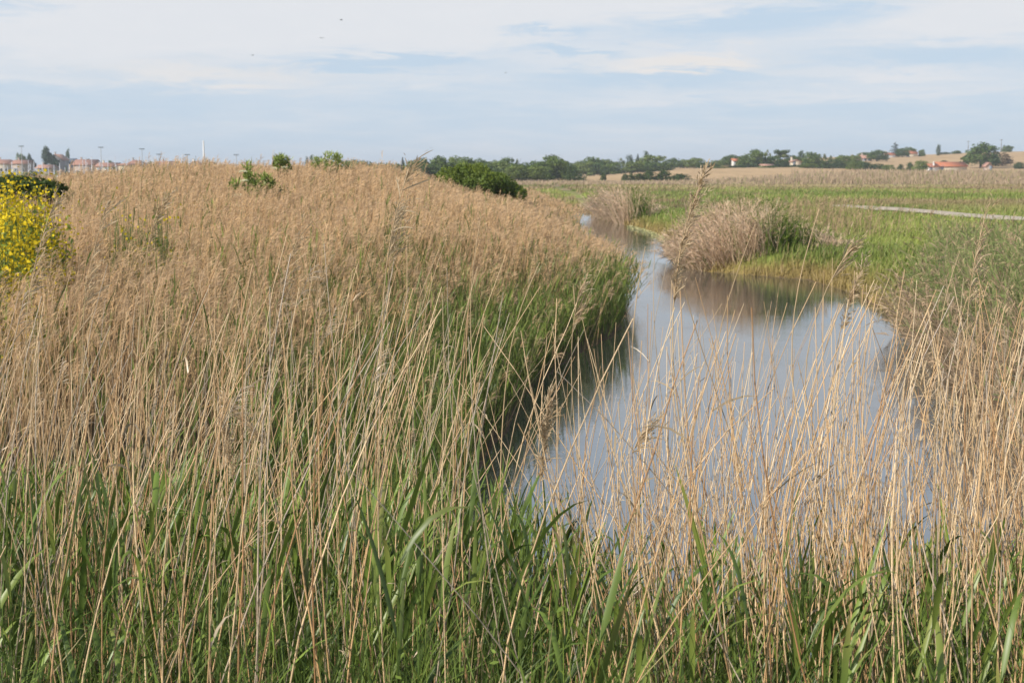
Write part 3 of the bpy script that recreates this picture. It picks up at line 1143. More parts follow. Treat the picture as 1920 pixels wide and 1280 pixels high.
def hero(px, D, label, head=None, wid=.0050, tone=1.0):
    """px: picture points from low to tip; D distance; head: None, 'full', 'thin', 'hook'"""
    pts = [at(a, b, D) for a, b in px]
    low = pts[0]
    gz = float(ground(low.x, low.y))
    d0 = (pts[1] - pts[0])
    d0 = d0 / max(d0.z, .05)
    base = low + d0 * (gz - low.z) * .6
    base = Vector((base.x, D, gz))
    Q = smooth_path([tuple(base)] + [tuple(p) for p in pts], 26)
    root = empty('reed_stalk', tuple(base))
    org = np.array(base)
    S = Strands()
    K = len(Q)
    c = np.array([.53, .385, .22]) * tone
    cc = np.repeat(c[None, None, :], K, 1) * rng.uniform(.85, 1.12, (1, K, 1))
    S.tube(Q[None], (wid * np.linspace(1, .42, K))[None], cc, 6)
    S.build('stem', M['stalk'], root, origin=org)
    if head:
        S = Strands()
        S.tube(Q[None, -8:], (wid * .45 * np.ones((1, 8))), np.array([[.45, .33, .2]]) * tone, 4)
        tip = Q[-1]
        nb, ln, span = {'full': (120, .058, 5), 'thin': (36, .085, 4), 'hook': (24, .09, 2), 'tuft': (60, .05, 3)}[head]
        k = rng.uniform(K - 1 - span, K - 1, nb)
        st = np.stack([np.interp(k, np.arange(K), Q[:, i]) for i in range(3)], 1)
        ax = unit(Q[-1] - Q[-3])[None, :]
        sp = {'full': .35, 'thin': .25, 'hook': .18, 'tuft': .28}[head]
        wn = {'full': .35, 'thin': .9, 'hook': 1.1, 'tuft': .3}[head]
        d = unit(ax * rng.uniform(.8, 1.4, (nb, 1)) + WIND * rng.uniform(0, wn, (nb, 1)) + rng.normal(0, sp, (nb, 3)))
        l = ln * rng.uniform(.35, 1.2, nb)
        t = np.linspace(0, 1, 5)
        G = st[:, None, :] + d[:, None, :] * (l[:, None] * t)[..., None]
        G[..., 2] -= (rng.uniform(.0, .7, nb) * l)[:, None] * t ** 2
        hc = mixc(np.array([.50, .37, .22]), np.array([.62, .50, .34]), rng.random(nb)) * tone
        S.ribbon(G, .0034 * np.interp(t, [0, .3, .8, 1], [.5, .9, 1.1, .3])[None, :] * rng.uniform(.6, 1.3, (nb, 1)), unit(np.cross(d, rng.normal(0, 1, (nb, 3)))), hc)
        # seed scales along the branchlets
        m = nb * 5
        b = rng.integers(0, nb, m)
        f = rng.uniform(.2, 1, m)
        sp_ = st[b] + d[b] * (l[b] * f)[:, None]
        sd_ = unit(d[b] + rng.normal(0, .45, (m, 3)))
        ll = rng.uniform(.008, .018, m)
        G = sp_[:, None, :] + sd_[:, None, :] * (ll[:, None] * np.linspace(0, 1, 3))[..., None]
        S.ribbon(G, .0028 * np.array([.4, 1, .2])[None, :] * np.ones((m, 1)), unit(np.cross(sd_, rng.normal(0, 1, (m, 3)))), hc[b] * .95)
        S.build('seed_head', M['plume'], root, origin=org)
    tag(root, label, 'reed', 'tall single reeds standing above the foreground')
    return root


HEROES = [
    ([(1345, 1180), (1300, 930), (1262, 740), (1256, 600), (1270, 470), (1288, 385), (1322, 322)], 3.9, 'tall reed with a dense golden seed head rising above the water', 'full', .0058),
    ([(800, 1150), (745, 860), (716, 700), (714, 560), (730, 440), (748, 350), (772, 300)], 3.9, 'tallest reed of the left half, with a loose seed head reaching up to the sky', 'thin', .0052),
    ([(830, 1150), (780, 900), (728, 700), (722, 540), (738, 430), (742, 398)], 4.1, 'reed with a small dark broken tip beside the tallest one', 'hook', .0052, .8),
    ([(1560, 1100), (1490, 800), (1478, 620), (1500, 500), (1536, 392)], 3.8, 'bare reed with a straight tapering tip crossing the green meadow', None, .0055),
    ([(1590, 1180), (1530, 900), (1500, 720), (1520, 600), (1560, 500), (1596, 462)], 4.0, 'reed whose white bent plume sweeps right against the green slope', 'hook', .0050),
    ([(1640, 1180), (1580, 940), (1555, 760), (1565, 640), (1600, 520), (1616, 502)], 4.2, 'reed with a ragged tan tuft just below the white bent plume', 'tuft', .0050),
    ([(620, 1120), (560, 860), (505, 640), (520, 530), (540, 470), (560, 445)], 4.1, 'reed with a pale feathery plume in the middle of the left reed bed', 'thin', .0050),
    ([(980, 1150), (1005, 980), (1015, 880), (1022, 800), (1030, 745)], 4.2, 'reed carrying a full grey-brown seed head over the left edge of the water', 'full', .0044),
    ([(300, 1150), (285, 860), (272, 640), (268, 500), (272, 400), (300, 382)], 4.1, 'slender reed with a plume blown level to the right near the faint yellow flowers', 'hook', .0048),
    ([(640, 1120), (600, 820), (590, 640), (588, 560), (598, 520)], 4.3, 'reed with a small pale plume right of the feathery one in mid bed', 'thin', .0045),
    ([(960, 1150), (905, 860), (886, 700), (876, 560), (888, 470), (902, 405)], 4.0, 'bare slightly S-curved reed over the green patch of the left bank', None, .0050),
    ([(950, 1130), (935, 900), (948, 700), (962, 600), (985, 540), (1012, 492)], 3.9, 'bare reed arching to the right over the tan bank near the stream', None, .0050),
    ([(1120, 1150), (1085, 900), (1070, 720), (1069, 600), (1072, 556), (1086, 545)], 4.0, 'thin reed with a short crooked tip before the green left bank', 'hook', .0045),
    ([(850, 1130), (800, 860), (788, 640), (796, 560), (815, 490), (836, 450)], 4.2, 'bare reed leaning gently right, just left of the green patch', None, .0045),
    ([(660, 1120), (545, 890), (480, 810), (425, 752)], 3.7, 'stout pale reed lying over to the left with a wispy end', 'tuft', .0062, 1.1),
    ([(1810, 1180), (1790, 980), (1780, 860), (1745, 735), (1722, 722)], 3.8, 'reed bent over to the left with a pale level plume before the right bank', 'thin', .0048, 1.1),
    ([(120, 1150), (70, 860), (42, 640), (50, 540), (75, 440), (100, 385)], 4.0, 'long reed arching right below the yellow flowering bush', 'thin', .0046),
    ([(215, 1120), (170, 860), (150, 640), (160, 520), (176, 450), (196, 398)], 4.2, 'reed with a narrow silky plume between the yellow bush and the faint flowers', 'thin', .0045),
    ([(1900, 1180), (1850, 900), (1808, 700), (1812, 560), (1830, 460), (1850, 395)], 4.0, 'tall reed with a loose silvery plume above the right bank near the path', 'thin', .0048),
    ([(1860, 1180), (1790, 900), (1750, 700), (1765, 560), (1800, 470)], 4.3, 'bare reed slanting right against the grey-green reeds of the right bank', None, .0045),
    ([(1260, 1150), (1215, 900), (1180, 700), (1185, 590), (1198, 520), (1210, 462)], 3.8, 'straight thin reed at the mouth of the stream just left of the golden seed head', None, .0050),
    ([(1310, 1150), (1262, 900), (1236, 720), (1220, 560), (1228, 460)], 4.4, 'very thin reed standing alone before the bright water', None, .0038),
    ([(1460, 1150), (1400, 900), (1330, 700), (1285, 560), (1262, 470), (1258, 400)], 4.0, 'dark curved reed bowing left beside the golden seed head', None, .0046, .72),
    ([(1430, 1100), (1385, 880), (1335, 760), (1330, 690), (1362, 560), (1416, 420)], 4.3, 'reed slanting right across the rounded reed clump', None, .0044),
    ([(1230, 1150), (1200, 950), (1165, 830), (1176, 812), (1212, 806)], 3.6, 'pale reed snapped to the right low over the water', 'hook', .0044, 1.1),
    ([(480, 1120), (440, 900), (424, 850), (420, 800)], 3.5, 'short reed with a fluffy tan tuft low at the top of the green leaves', 'tuft', .0046),
]
for hrow in HEROES:
    hero(*hrow)



# ------------------------------------------------------------------ trees and bushes
def crown_mesh(name, lobes, nleaf, size, c0, c1, seed, up=.15):
    """leaf clumps through a set of ellipsoid lobes; lobes (x,y,z,rx,ry,rz) in units of the tree"""
    r = np.random.default_rng(seed)
    lob = np.array(lobes, float)
    vol = lob[:, 3] * lob[:, 4] * lob[:, 5]
    pick = r.choice(len(lob), nleaf, p=vol ** .8 / np.sum(vol ** .8))
    d = r.normal(0, 1, (nleaf, 3))
    d /= np.linalg.norm(d, axis=1, keepdims=True)
    rad = r.uniform(.25, 1, nleaf) ** .5
    bump = 1 + .32 * (vnoise(d[:, 0] * 3 + pick * 7.1, d[:, 2] * 3 + d[:, 1] * 3, seed) - .5) * 2
    p = lob[pick, :3] + d * rad[:, None] * lob[pick, 3:6] * bump[:, None]
    nrm = unit(d + r.normal(0, .55, (nleaf, 3)) + np.array([0, 0, up]))
    a = unit(np.cross(nrm, r.normal(0, 1, (nleaf, 3))))
    b = np.cross(nrm, a)
    s = size * r.uniform(.5, 1.3, nleaf)[:, None]
    V = np.stack([p - a * s * .9, p - b * s * .55 + nrm * s * .15, p + a * s, p + b * s * .6 + nrm * s * .1], 1).reshape(-1, 3)
    f = np.arange(nleaf * 4).reshape(-1, 4)
    lt = r.random(len(lob))[pick] * .75 + r.random(nleaf) * .35
    c = np.array(c0) * (1 - np.clip(lt, 0, 1))[:, None] + np.array(c1) * np.clip(lt, 0, 1)[:, None]
    return mesh_from(name, V, [f], np.repeat(c, 4, 0), False)


def trunk_mesh(name, h, r0, limbs, seed):
    r = np.random.default_rng(seed)
    S = Strands()
    K = 6
    t = np.linspace(0, 1, K)
    P = np.stack([.03 * h * np.sin(t * 3 + seed), .02 * h * np.cos(t * 2), h * t], 1)[None]
    col = np.array([[.12, .095, .07]])
    S.tube(P, (2 * r0 * (1 - .7 * t))[None], col, 7)
    for _ in range(limbs):
        k = r.uniform(.35, .9)
        st = np.array([np.interp(k, t, P[0, :, i]) for i in range(3)])
        a = r.uniform(0, 6.28)
        l = h * r.uniform(.25, .5)
        d = np.array([math.cos(a) * .8, math.sin(a) * .8, r.uniform(.5, 1.1)])
        Q = st[None, :] + d[None, :] * (np.linspace(0, 1, 4)[:, None] * l)
        S.tube(Q[None], (r0 * .8 * np.linspace(1, .3, 4))[None], col, 5)
    V = np.concatenate(S.v)
    return mesh_from(name, V, S.f, np.concatenate(S.c), True)


M['bark2'] = mat_tone('tree_bark', 0.0)
PROTO = {}
# unit trees: height 1, crown about 1 wide
DG, MG, LG, OG = (.055, .100, .028), (.115, .170, .038), (.17, .23, .05), (.17, .19, .06)


def proto(kind):
    if kind in PROTO:
        return PROTO[kind]
    r = np.random.default_rng(sum(ord(c_) * (i_ + 3) for i_, c_ in enumerate(kind)))
    def round_lobes(n, w, z0, z1, rr):
        L = [(0, 0, (z0 + z1) / 2, w * .36, w * .36, (z1 - z0) * .42)]
        for i in range(n):
            a = r.uniform(0, 6.28)
            zz = r.uniform(0.08, 1)
            q = w * .30 * math.sqrt(max(.05, 1 - (2 * zz - 1) ** 2)) * r.uniform(.75, 1.25)
            s = rr * r.uniform(.65, 1.15)
            L.append((q * math.cos(a), q * math.sin(a), z0 + (z1 - z0) * (.12 + .76 * zz), s, s, s * .85))
        if z0 < .2:
            for i in range(7):
                a = i * .9 + r.uniform(-.3, .3)
                L.append((.30 * w * math.cos(a), .30 * w * math.sin(a), r.uniform(.16, .42), .17, .17, .17))
        return L
    if kind == 'round':
        cm = crown_mesh('crown', round_lobes(11, 1, .06, 1, .19), 2600, .042, DG, LG, 1)
        tm = trunk_mesh('trunk', .6, .03, 4, 1)
    elif kind == 'broad':
        cm = crown_mesh('crown', round_lobes(15, 1.15, .05, .98, .17), 3000, .04, DG, MG, 2)
        tm = trunk_mesh('trunk', .55, .03, 5, 2)
    elif kind == 'light':
        cm = crown_mesh('crown', round_lobes(12, 1, .05, 1, .18), 2400, .042, MG, (.19, .235, .055), 3)
        tm = trunk_mesh('trunk', .6, .025, 4, 3)
    elif kind == 'sparse':
        cm = crown_mesh('crown', [l_ for l_ in round_lobes(9, 1, .35, 1, .13)[1:]], 700, .04, MG, OG, 4)
        tm = trunk_mesh('trunk', .85, .022, 8, 4)
    elif kind == 'pine':
        L = []
        for i in range(16):
            a = r.uniform(0, 6.28)
            zz = r.uniform(.42, .9)
            q = r.uniform(.05, .36) * (1.25 - .4 * zz)
            L.append((q * math.cos(a), q * math.sin(a), zz, .17, .17, .085))
        cm = crown_mesh('crown', L, 1900, .04, DG, OG, 5)
        tm = trunk_mesh('trunk', .8, .028, 7, 5)
    elif kind == 'conical':
        L = [(0, 0, .1 + .85 * k / 11, .30 * (1 - k / 12) + .03, .30 * (1 - k / 12) + .03, .08) for k in range(12)]
        cm = crown_mesh('crown', L, 1700, .035, (.022, .042, .022), (.045, .07, .03), 6)
        tm = trunk_mesh('trunk', .9, .022, 0, 6)
    elif kind == 'ragged':   # open conifer with layered arms
        L = []
        for k in range(9):
            zz = .15 + .78 * k / 9
            for s_ in range(3):
                a = r.uniform(0, 6.28)
                q = (1 - zz) * .42 + .03
                L.append((q * math.cos(a) * .7, q * math.sin(a) * .7, zz, q * .65 + .03, q * .65 + .03, .035))
        L.append((0, 0, .95, .03, .03, .06))
        cm = crown_mesh('crown', L, 1300, .032, (.024, .040, .028), (.05, .07, .04), 7)
        tm = trunk_mesh('trunk', .95, .02, 0, 7)
    elif kind == 'column':
        L = [(r.normal(0, .02), r.normal(0, .02), .06 + .9 * k / 9, .16 * math.sin(math.pi * (k + 1.6) / 11.5) + .02, .15, .10) for k in range(10)]
        cm = crown_mesh('crown', L, 1100, .03, DG, (.06, .08, .035), 8)
        tm = trunk_mesh('trunk', .6, .02, 0, 8)
    elif kind == 'bush':
        cm = crown_mesh('crown', round_lobes(10, 1.1, -.02, 1, .22), 1300, .055, (.035, .065, .022), (.09, .13, .035), 9)
        tm = trunk_mesh('trunk', .5, .03, 4, 9)
    elif kind == 'brown':
        cm = crown_mesh('crown', round_lobes(10, 1.1, 0, 1, .2), 1100, .05, (.12, .085, .05), (.16, .12, .06), 10)
        tm = trunk_mesh('trunk', .6, .025, 6, 10)
    elif kind == 'slant':    # tall at one side, sloping away
        L = [(-.32 + .085 * k, r.normal(0, .08), (.30 + .36 * (1 - k / 8.5)) , .17, .2, .26 * (1 - k / 10) + .05) for k in range(8)]
        L += [(-.34, 0, .25, .13, .2, .22), (-.25, 0, .82, .16, .2, .16)]
        cm = crown_mesh('crown', L, 2400, .04, (.03, .058, .028), (.055, .09, .035), 12)
        tm = trunk_mesh('trunk', .6, .03, 3, 12)
    PROTO[kind] = (cm, tm)
    cm.materials.append(M['leaf'])
    tm.materials.append(M['bark2'])
    return PROTO[kind]


def tree(kind, px, top, wpx, D, label, group=None, cat='tree', name='tree', base=None, sink=.3):
    cm, tm = proto(kind)
    if group == GC and px < 1072:
        D *= .66
    p = at(px, top, D)
    gz = float(ground(p.x, p.y)) - sink if base is None else at(px, base, D).z
    h = max(p.z - gz, .9)
    w = wpx / F * D * (1.28 if kind in ('round', 'broad', 'light', 'bush') and px > 600 and 16 < wpx < 60 else 1.05)
    root = empty(name, (p.x, p.y, gz), random.uniform(0, 6.28) if kind != 'slant' else 0)
    sc_w = w / (.92 if kind not in ('column', 'conical', 'ragged', 'pine') else {'column': .36, 'conical': .66, 'ragged': .8, 'pine': 1.1}[kind])
    root.scale = (sc_w, sc_w, h / .99)
    for nm, me in (('crown', cm), ('trunk', tm)):
        o = bpy.data.objects.new(nm, me)
        C.objects.link(o)
        o.parent = root
    tag(root, label, cat, group)
    return root


GC = 'trees of the far centre wood'
GR = 'trees on the right of the far tree line'
GL = 'trees around the village on the left'
GB = 'bushes dotted along the wheat field'
TREES = [
    # kind, px, top, width, D, label
    ('light', 655, 300, 34, 480, 'low pale green tree, first of the far wood right of the two dark poplars', GC),
    ('broad', 690, 301, 36, 480, 'low dark tree above the crest of the reed mound, left end of the far wood', GC),
    ('round', 722, 304, 30, 480, 'small round tree just left of the tall reed plume in the far wood', GC),
    ('conical', 755, 296, 18, 470, 'dark pointed tree behind the tall reed plume in the far wood', GC),
    ('light', 775, 300, 34, 460, 'light green tree just right of the tall reed plume', GC),
    ('broad', 797, 294, 36, 490, 'domed tree above the left end of the big dark shrub', GC),
    ('round', 826, 291, 44, 480, 'high rounded crown above the left half of the big dark shrub', GC),
    ('light', 852, 293, 32, 500, 'light crown above the middle of the big dark shrub', GC),
    ('round', 878, 293, 34, 480, 'rounded green crown above the right half of the big dark shrub', GC),
    ('broad', 900, 295, 30, 500, 'last crown of the wood before the dip right of the big shrub', GC),
    ('light', 927, 301, 30, 520, 'low crown in the dip of the wood right of the big shrub', GC),
    ('round', 951, 294, 40, 500, 'rounded hump of dark green just right of the dip in the wood', GC),
    ('sparse', 971, 297, 18, 500, 'thin see-through tree between two humps of the far wood', GC),
    ('light', 968, 308, 40, 430, 'light leafy tree low in front of the wood near the shrub tip', GC),
    ('broad', 1000, 300, 36, 500, 'flat-topped tree left of the largest crown of the wood', GC),
    ('round', 1034, 289, 54, 480, 'largest rounded crown in the middle of the far wood', GC),
    ('broad', 1062, 300, 34, 500, 'lower crown on the right shoulder of the largest one', GC),
    ('light', 1008, 310, 44, 430, 'bright low tree in front of the largest crown', GC),
    ('broad', 1088, 300, 36, 480, 'dark even crown between the largest and the domed one', GC),
    ('round', 1113, 293, 44, 460, 'dark domed tree above the left end of the wheat strip', GC),
    ('light', 1136, 299, 34, 480, 'paler crown leaning on the dark domed tree', GC),
    ('sparse', 1161, 296, 24, 480, 'airy pale tree in the notch of the wood above the wheat strip', GC),
    ('column', 1181, 291, 18, 490, 'narrow dark tree, left one of the dark spires over the wheat strip', GC),
    ('conical', 1196, 290, 22, 490, 'dark steep tree between the narrow spire and the highest tip', GC),
    ('column', 1212, 284, 14, 490, 'highest dark tip of the wood over the wheat strip', GC),
    ('light', 1228, 291, 54, 470, 'wide light green dome right of the highest dark tip', GC),
    ('light', 1196, 306, 40, 455, 'low green tree at the foot of the dark spires', GC),
    ('broad', 1265, 295, 28, 520, 'dark round tree on the skyline behind the wheat strip', GC),
    ('light', 1284, 299, 24, 520, 'small light tree right of the dark round one on the skyline', GC),
    ('light', 1306, 296, 34, 470, 'yellowish green tree standing where the wheat strip ends', GC),
    ('broad', 1327, 303, 34, 450, 'dark bushy tree at the right end of the wheat strip', GC),
    ('light', 1350, 300, 30, 520, 'pale tree on the skyline left of the small red roof', GC),
    ('broad', 1371, 289, 34, 470, 'tall dark tree wrapped around the small red roof', GR),
    ('round', 1396, 291, 30, 460, 'rounded tree just right of the small red roof', GR),
    ('round', 1416, 279, 36, 460, 'high full crown left of the umbrella pine', GR),
    ('sparse', 1441, 280, 16, 500, 'small airy tree top between the full crown and the umbrella pine', GR),
    ('pine', 1464, 275, 38, 470, 'umbrella pine, the highest tree left of the cream house', GR),
    ('broad', 1452, 292, 44, 460, 'dark bushy mass under the umbrella pine', GR),
    ('round', 1484, 290, 26, 470, 'dark tree touching the cream house on its left', GR),
    ('column', 1503, 283, 18, 480, 'dark upright tree behind the cream house', GR),
    ('round', 1522, 284, 36, 460, 'large dark rounded tree right of the cream house', GR),
    ('sparse', 1545, 288, 20, 500, 'bare-looking thin tree, left one of the pair right of the cream house', GR),
    ('sparse', 1558, 291, 18, 500, 'bare-looking thin tree, right one of the pair right of the cream house', GR),
    ('light', 1583, 291, 32, 480, 'light green tree left of the roofs half hidden in trees', GR),
    ('light', 1604, 291, 26, 490, 'light tree before the half hidden roofs', GR),
    ('round', 1622, 285, 26, 620, 'tree rising behind the half hidden roofs', GR),
    ('broad', 1645, 280, 34, 560, 'dark broad tree left of the hilltop house', GR),
    ('ragged', 1679, 265, 24, 640, 'tall ragged conifer beside the hilltop house', GR),
    ('broad', 1692, 277, 22, 636, 'dark tree right of the ragged conifer', GR),
    ('round', 1704, 275, 20, 650, 'round dark tree behind the orange roof on the hill', GR),
    ('round', 1729, 280, 14, 650, 'small round tree right of the orange roof on the hill', GR),
    ('column', 1760, 271, 10, 660, 'lone thin dark cypress on the hill crest', GR),
    ('bush', 1771, 285, 20, 690, 'low bush on the hill crest just right of the lone cypress', GR),
    ('round', 1794, 282, 17, 690, 'low rounded tree on the crest between the cypress and the big tree', GR),
    ('broad', 1841, 265, 64, 480, 'big dark rounded tree standing alone right of the red roofed farmhouse', None),
    ('brown', 1880, 287, 40, 500, 'brownish half-bare bush leaning on the right of the big lone tree', None),
    ('round', 1888, 272, 18, 690, 'dark round tree on the crest right of the big lone tree', GR),
    ('bush', 1912, 303, 18, 470, 'green bush at the right end of the wheat hill foot', None),
]
for row in TREES:
    tree(*row[:6], group=row[6])
nth = ['first', 'second', 'third', 'fourth', 'fifth', 'sixth', 'seventh', 'eighth', 'ninth', 'tenth', 'eleventh', 'twelfth', 'thirteenth', 'fourteenth']
for i, px in enumerate((672, 706, 738, 785, 812, 840, 865, 890, 914, 938, 984, 1018, 1047, 1072)):
    tree(('light', 'broad', 'round')[i % 3], px, 301 + (i * 5) % 6, 40, 455 + (i * 13) % 40, 'low leafy tree of the front row of the far centre wood, ' + nth[i] + ' from left', GC)
for i, px in enumerate((1100, 1126, 1152, 1186, 1212, 1240)):
    tree(('light', 'broad', 'round')[i % 3], px, 303 + (i * 5) % 5, 38, 455, 'low leafy tree just above the wheat strip, ' + nth[i] + ' from left', GC)
for i, px in enumerate((1385, 1406, 1428, 1474, 1512, 1536, 1566, 1592, 1612)):
    tree(('broad', 'light', 'round')[i % 3], px, 298 + (i * 5) % 6, 30, 470, 'low leafy tree of the right tree line, ' + nth[i] + ' from left', GR)
# lower row of bushy trees at the foot of the right tree line
LOW = [(1352, 312, 26, 'low dark bushy tree under the small red roof'), (1380, 310, 30, 'low dark bush right under the small red roof'),
       (1408, 308, 34, 'dark bushy tree below the high full crown'), (1436, 312, 28, 'dark bush under the long tan wall'),
       (1464, 309, 32, 'dark bushy tree in front of the umbrella pine'), (1492, 309, 30, 'dark bush in front of the cream house'),
       (1518, 306, 30, 'dark bushy tree under the large dark tree'), (1548, 308, 30, 'light bush below the pair of thin trees'),
       (1576, 309, 28, 'dark bushy tree left of the half hidden roofs'), (1600, 306, 26, 'dark bushy tree below the half hidden roofs'),
       (1624, 303, 26, 'green bushy tree at the left foot of the wheat hill'), (1647, 306, 24, 'first dark bush of the row below the hilltop house'),
       (1668, 309, 22, 'low spreading bush in the row below the hilltop house'), (1689, 307, 15, 'small round bush in the row below the hilltop house'),
       (1706, 303, 15, 'narrow bush left of the rounded one by the farmhouse'), (1725, 301, 25, 'rounded dark bush touching the farmhouse on its left')]
for i, (px, top, w, lab) in enumerate(LOW):
    tree('bush' if i % 3 else 'light', px, top, w, 425 + 6 * (i % 3), lab, 'bushy trees at the foot of the right tree line')
for px, top, w, D, lab in [(1078, 325, 34, 292, 'wide low bush at the left end of the wheat strip'), (1131, 323, 13, 292, 'small upright bush alone on the wheat strip'),
                           (1172, 325, 13, 292, 'light bush, left of the pair on the wheat strip'), (1184, 323, 13, 292, 'light bush, right of the pair on the wheat strip'),
                           (1199, 324, 22, 292, 'low brown-green bush in front of the wheat strip'), (1218, 318, 24, 292, 'tallest dark bush on the wheat strip'),
                           (1244, 318, 26, 292, 'dark ragged bush right of the tallest one on the wheat strip'),
                           (1276, 325, 40, 292, 'long low hedge-like bush under the right end of the wheat strip'),
                           (1770, 301, 14, 560, 'small bush on the wheat behind the farmhouse roof')]:
    tree('bush', px, top, w, D, lab, GB, cat='bush', name='bush')
# village trees and the two poplars
for k, px, top, w, D, lab in [('round', 37, 286, 20, 560, 'rounded pale tree behind the leftmost village roofs'), ('slant', 60, 288, 18, 540, 'dark tree with a sloping top right of the rounded pale one'),
                              ('slant', 96, 274, 34, 520, 'large wind-sheared tree rising behind the grey gabled house'), ('column', 127, 280, 11, 540, 'narrow poplar right of the grey gabled house'),
                              ('bush', 160, 297, 44, 600, 'dark tree mass behind the long red roof'), ('round', 207, 300, 12, 560, 'small dark tree left of the cream house'),
                              ('broad', 283, 301, 20, 420, 'dark squarish tree right of the cream house'), ('bush', 345, 306, 44, 560, 'low wood behind the tall white mast'),
                              ('bush', 425, 308, 50, 560, 'low wood on the skyline right of the tall white mast'), ('column', 575, 294, 9, 480, 'pale small poplar left of the two dark ones'),
                              ('column', 584, 291, 10, 480, 'dark small poplar on the skyline, left one'), ('column', 602, 293, 9, 480, 'dark small poplar on the skyline, right one'),
                              ('bush', 60, 318, 30, 178, 'green bush before the harbour below the village'), ('bush', 125, 320, 26, 178, 'olive bush among the masts'),
                              ('light', 150, 322, 22, 178, 'yellowish bush among the masts'), ('bush', 205, 321, 24, 178, 'dull green bush left of the cream house wall'),
                              ('bush', 262, 321, 34, 178, 'low green bush under the cream house'), ('bush', 20, 322, 30, 178, 'green bush behind the yellow blossom')]:
    tree(k, px, top, w, D, lab, GL, base=None)


# ------------------------------------------------------------------ houses
def box(V, Fq, x0, x1, y0, y1, z0, z1):
    n = len(V)
    V += [(x0, y0, z0), (x1, y0, z0), (x1, y1, z0), (x0, y1, z0), (x0, y0, z1), (x1, y0, z1), (x1, y1, z1), (x0, y1, z1)]
    Fq += [(n, n + 3, n + 2, n + 1), (n + 4, n + 5, n + 6, n + 7), (n, n + 1, n + 5, n + 4), (n + 1, n + 2, n + 6, n + 5), (n + 2, n + 3, n + 7, n + 6), (n + 3, n, n + 4, n + 7)]


def boxes(name, lst, mat, parent):
    V, Fq = [], []
    for b in lst:
        box(V, Fq, *b)
    return link(name, mesh_from(name, V, [Fq]), mat, parent)


def gable_roof(name, w, d, z0, z1, mat, parent, over=.4, axis_x=True, th=.18, hip=0.0, off=(0, 0)):
    """ridge along x (axis_x) or y; hip>0 pulls the ridge ends in"""
    a, b = w / 2 + over, d / 2 + over
    if not axis_x:
        a, b = b, a
    hp = hip * a
    V = []
    for t in (0, -th):
        V += [(-a, -b, z0 + t), (a, -b, z0 + t), (a, b, z0 + t), (-a, b, z0 + t), (-a + hp, 0, z1 + t), (a - hp, 0, z1 + t)]
    if not axis_x:
        V = [(-y, x, z) for x, y, z in V]
    V = [(x + off[0], y + off[1], z) for x, y, z in V]
    Q = [(0, 1, 5, 4), (2, 3, 4, 5), (6, 10, 11, 7), (8, 11, 10, 9), (0, 6, 7, 1), (2, 8, 9, 3)]
    T = []
    if hip:
        T = [(0, 4, 3), (1, 2, 5), (6, 9, 10), (7, 11, 8)]
    Q += [(0, 3, 9, 6), (1, 7, 8, 2)] if hip else [(0, 4, 10, 6), (4, 3, 9, 10), (1, 7, 11, 5), (5, 11, 8, 2)]
    return link(name, mesh_from(name, V, [Q] + ([T] if T else [])), mat, parent)


def house(x0, x1, ridge, eave, base, D, wall, roof, label, group=None, axis_x=True, hip=0.0, depth=8.0, yaw=0.0, wins=3, door=True, chim=1, name='house', cat='house', storeys=1):
    pc = at((x0 + x1) / 2, base, D)
    w = (x1 - x0) / F * D
    zb = min(pc.z, float(ground(pc.x, pc.y)))
    ze, zr = at(0, eave, D).z - zb, at(0, ridge, D).z - zb
    root = empty(name, (pc.x, D + depth / 2, zb), R(yaw))
    wm, rm = M[wall], M[roof]
    # walls with gable ends, as one shell
    a, b = w / 2, depth / 2
    V = [(-a, -b, 0), (a, -b, 0), (a, b, 0), (-a, b, 0), (-a, -b, ze), (a, -b, ze), (a, b, ze), (-a, b, ze)]
    Q = [(0, 1, 5, 4), (1, 2, 6, 5), (2, 3, 7, 6), (3, 0, 4, 7)]
    T = []
    if not hip:
        if axis_x:
            V += [(-a, 0, zr - .25), (a, 0, zr - .25)]
            T += [(7, 4, 8), (5, 6, 9)]
        else:
            V += [(0, -b, zr - .25), (0, b, zr - .25)]
            T += [(4, 5, 8), (6, 7, 9)]
    link('wall', mesh_from('wall', V, [Q] + ([T] if T else [])), wm, root)
    rf = gable_roof('roof', w, depth, ze, zr, rm, root, .35, axis_x, hip=hip)
    for c_ in range(chim):
        cx = (-.28 + .5 * c_) * w
        boxes('chimney', [(cx - .3, cx + .3, .2, .8, zr - 1.0, zr + .75), (cx - .38, cx + .38, .12, .88, zr + .752, zr + .85)], wm, rf)
    f0 = -b
    for st in range(storeys):
        z0 = .95 + st * 2.7
        if z0 + 1.1 > ze:
            break
        for i in range(wins):
            cx = (-.5 + (i + .75) / (wins + .5)) * w
            wn = boxes('window', [(cx - .55, cx - .47, f0 - .05, f0 + .02, z0, z0 + 1.25), (cx + .47, cx + .55, f0 - .05, f0 + .02, z0, z0 + 1.25),
                                  (cx - .47, cx + .47, f0 - .05, f0 + .02, z0 + 1.17, z0 + 1.25), (cx - .62, cx + .62, f0 - .10, f0 + .02, z0 - .1, z0 - .002)], M['white'], root)
            boxes('pane', [(cx - .468, cx + .468, f0 - .02, f0 + .01, z0, z0 + 1.168)], M['glass'], wn)
    if door:
        dx = (-.5 + .42 / (wins + .5)) * w
        boxes('door', [(dx - .45, dx + .45, f0 - .04, f0 + .02, 0.02, 2.1)], M['shutter'], root)
    tag(root, label, cat, group)
    return root


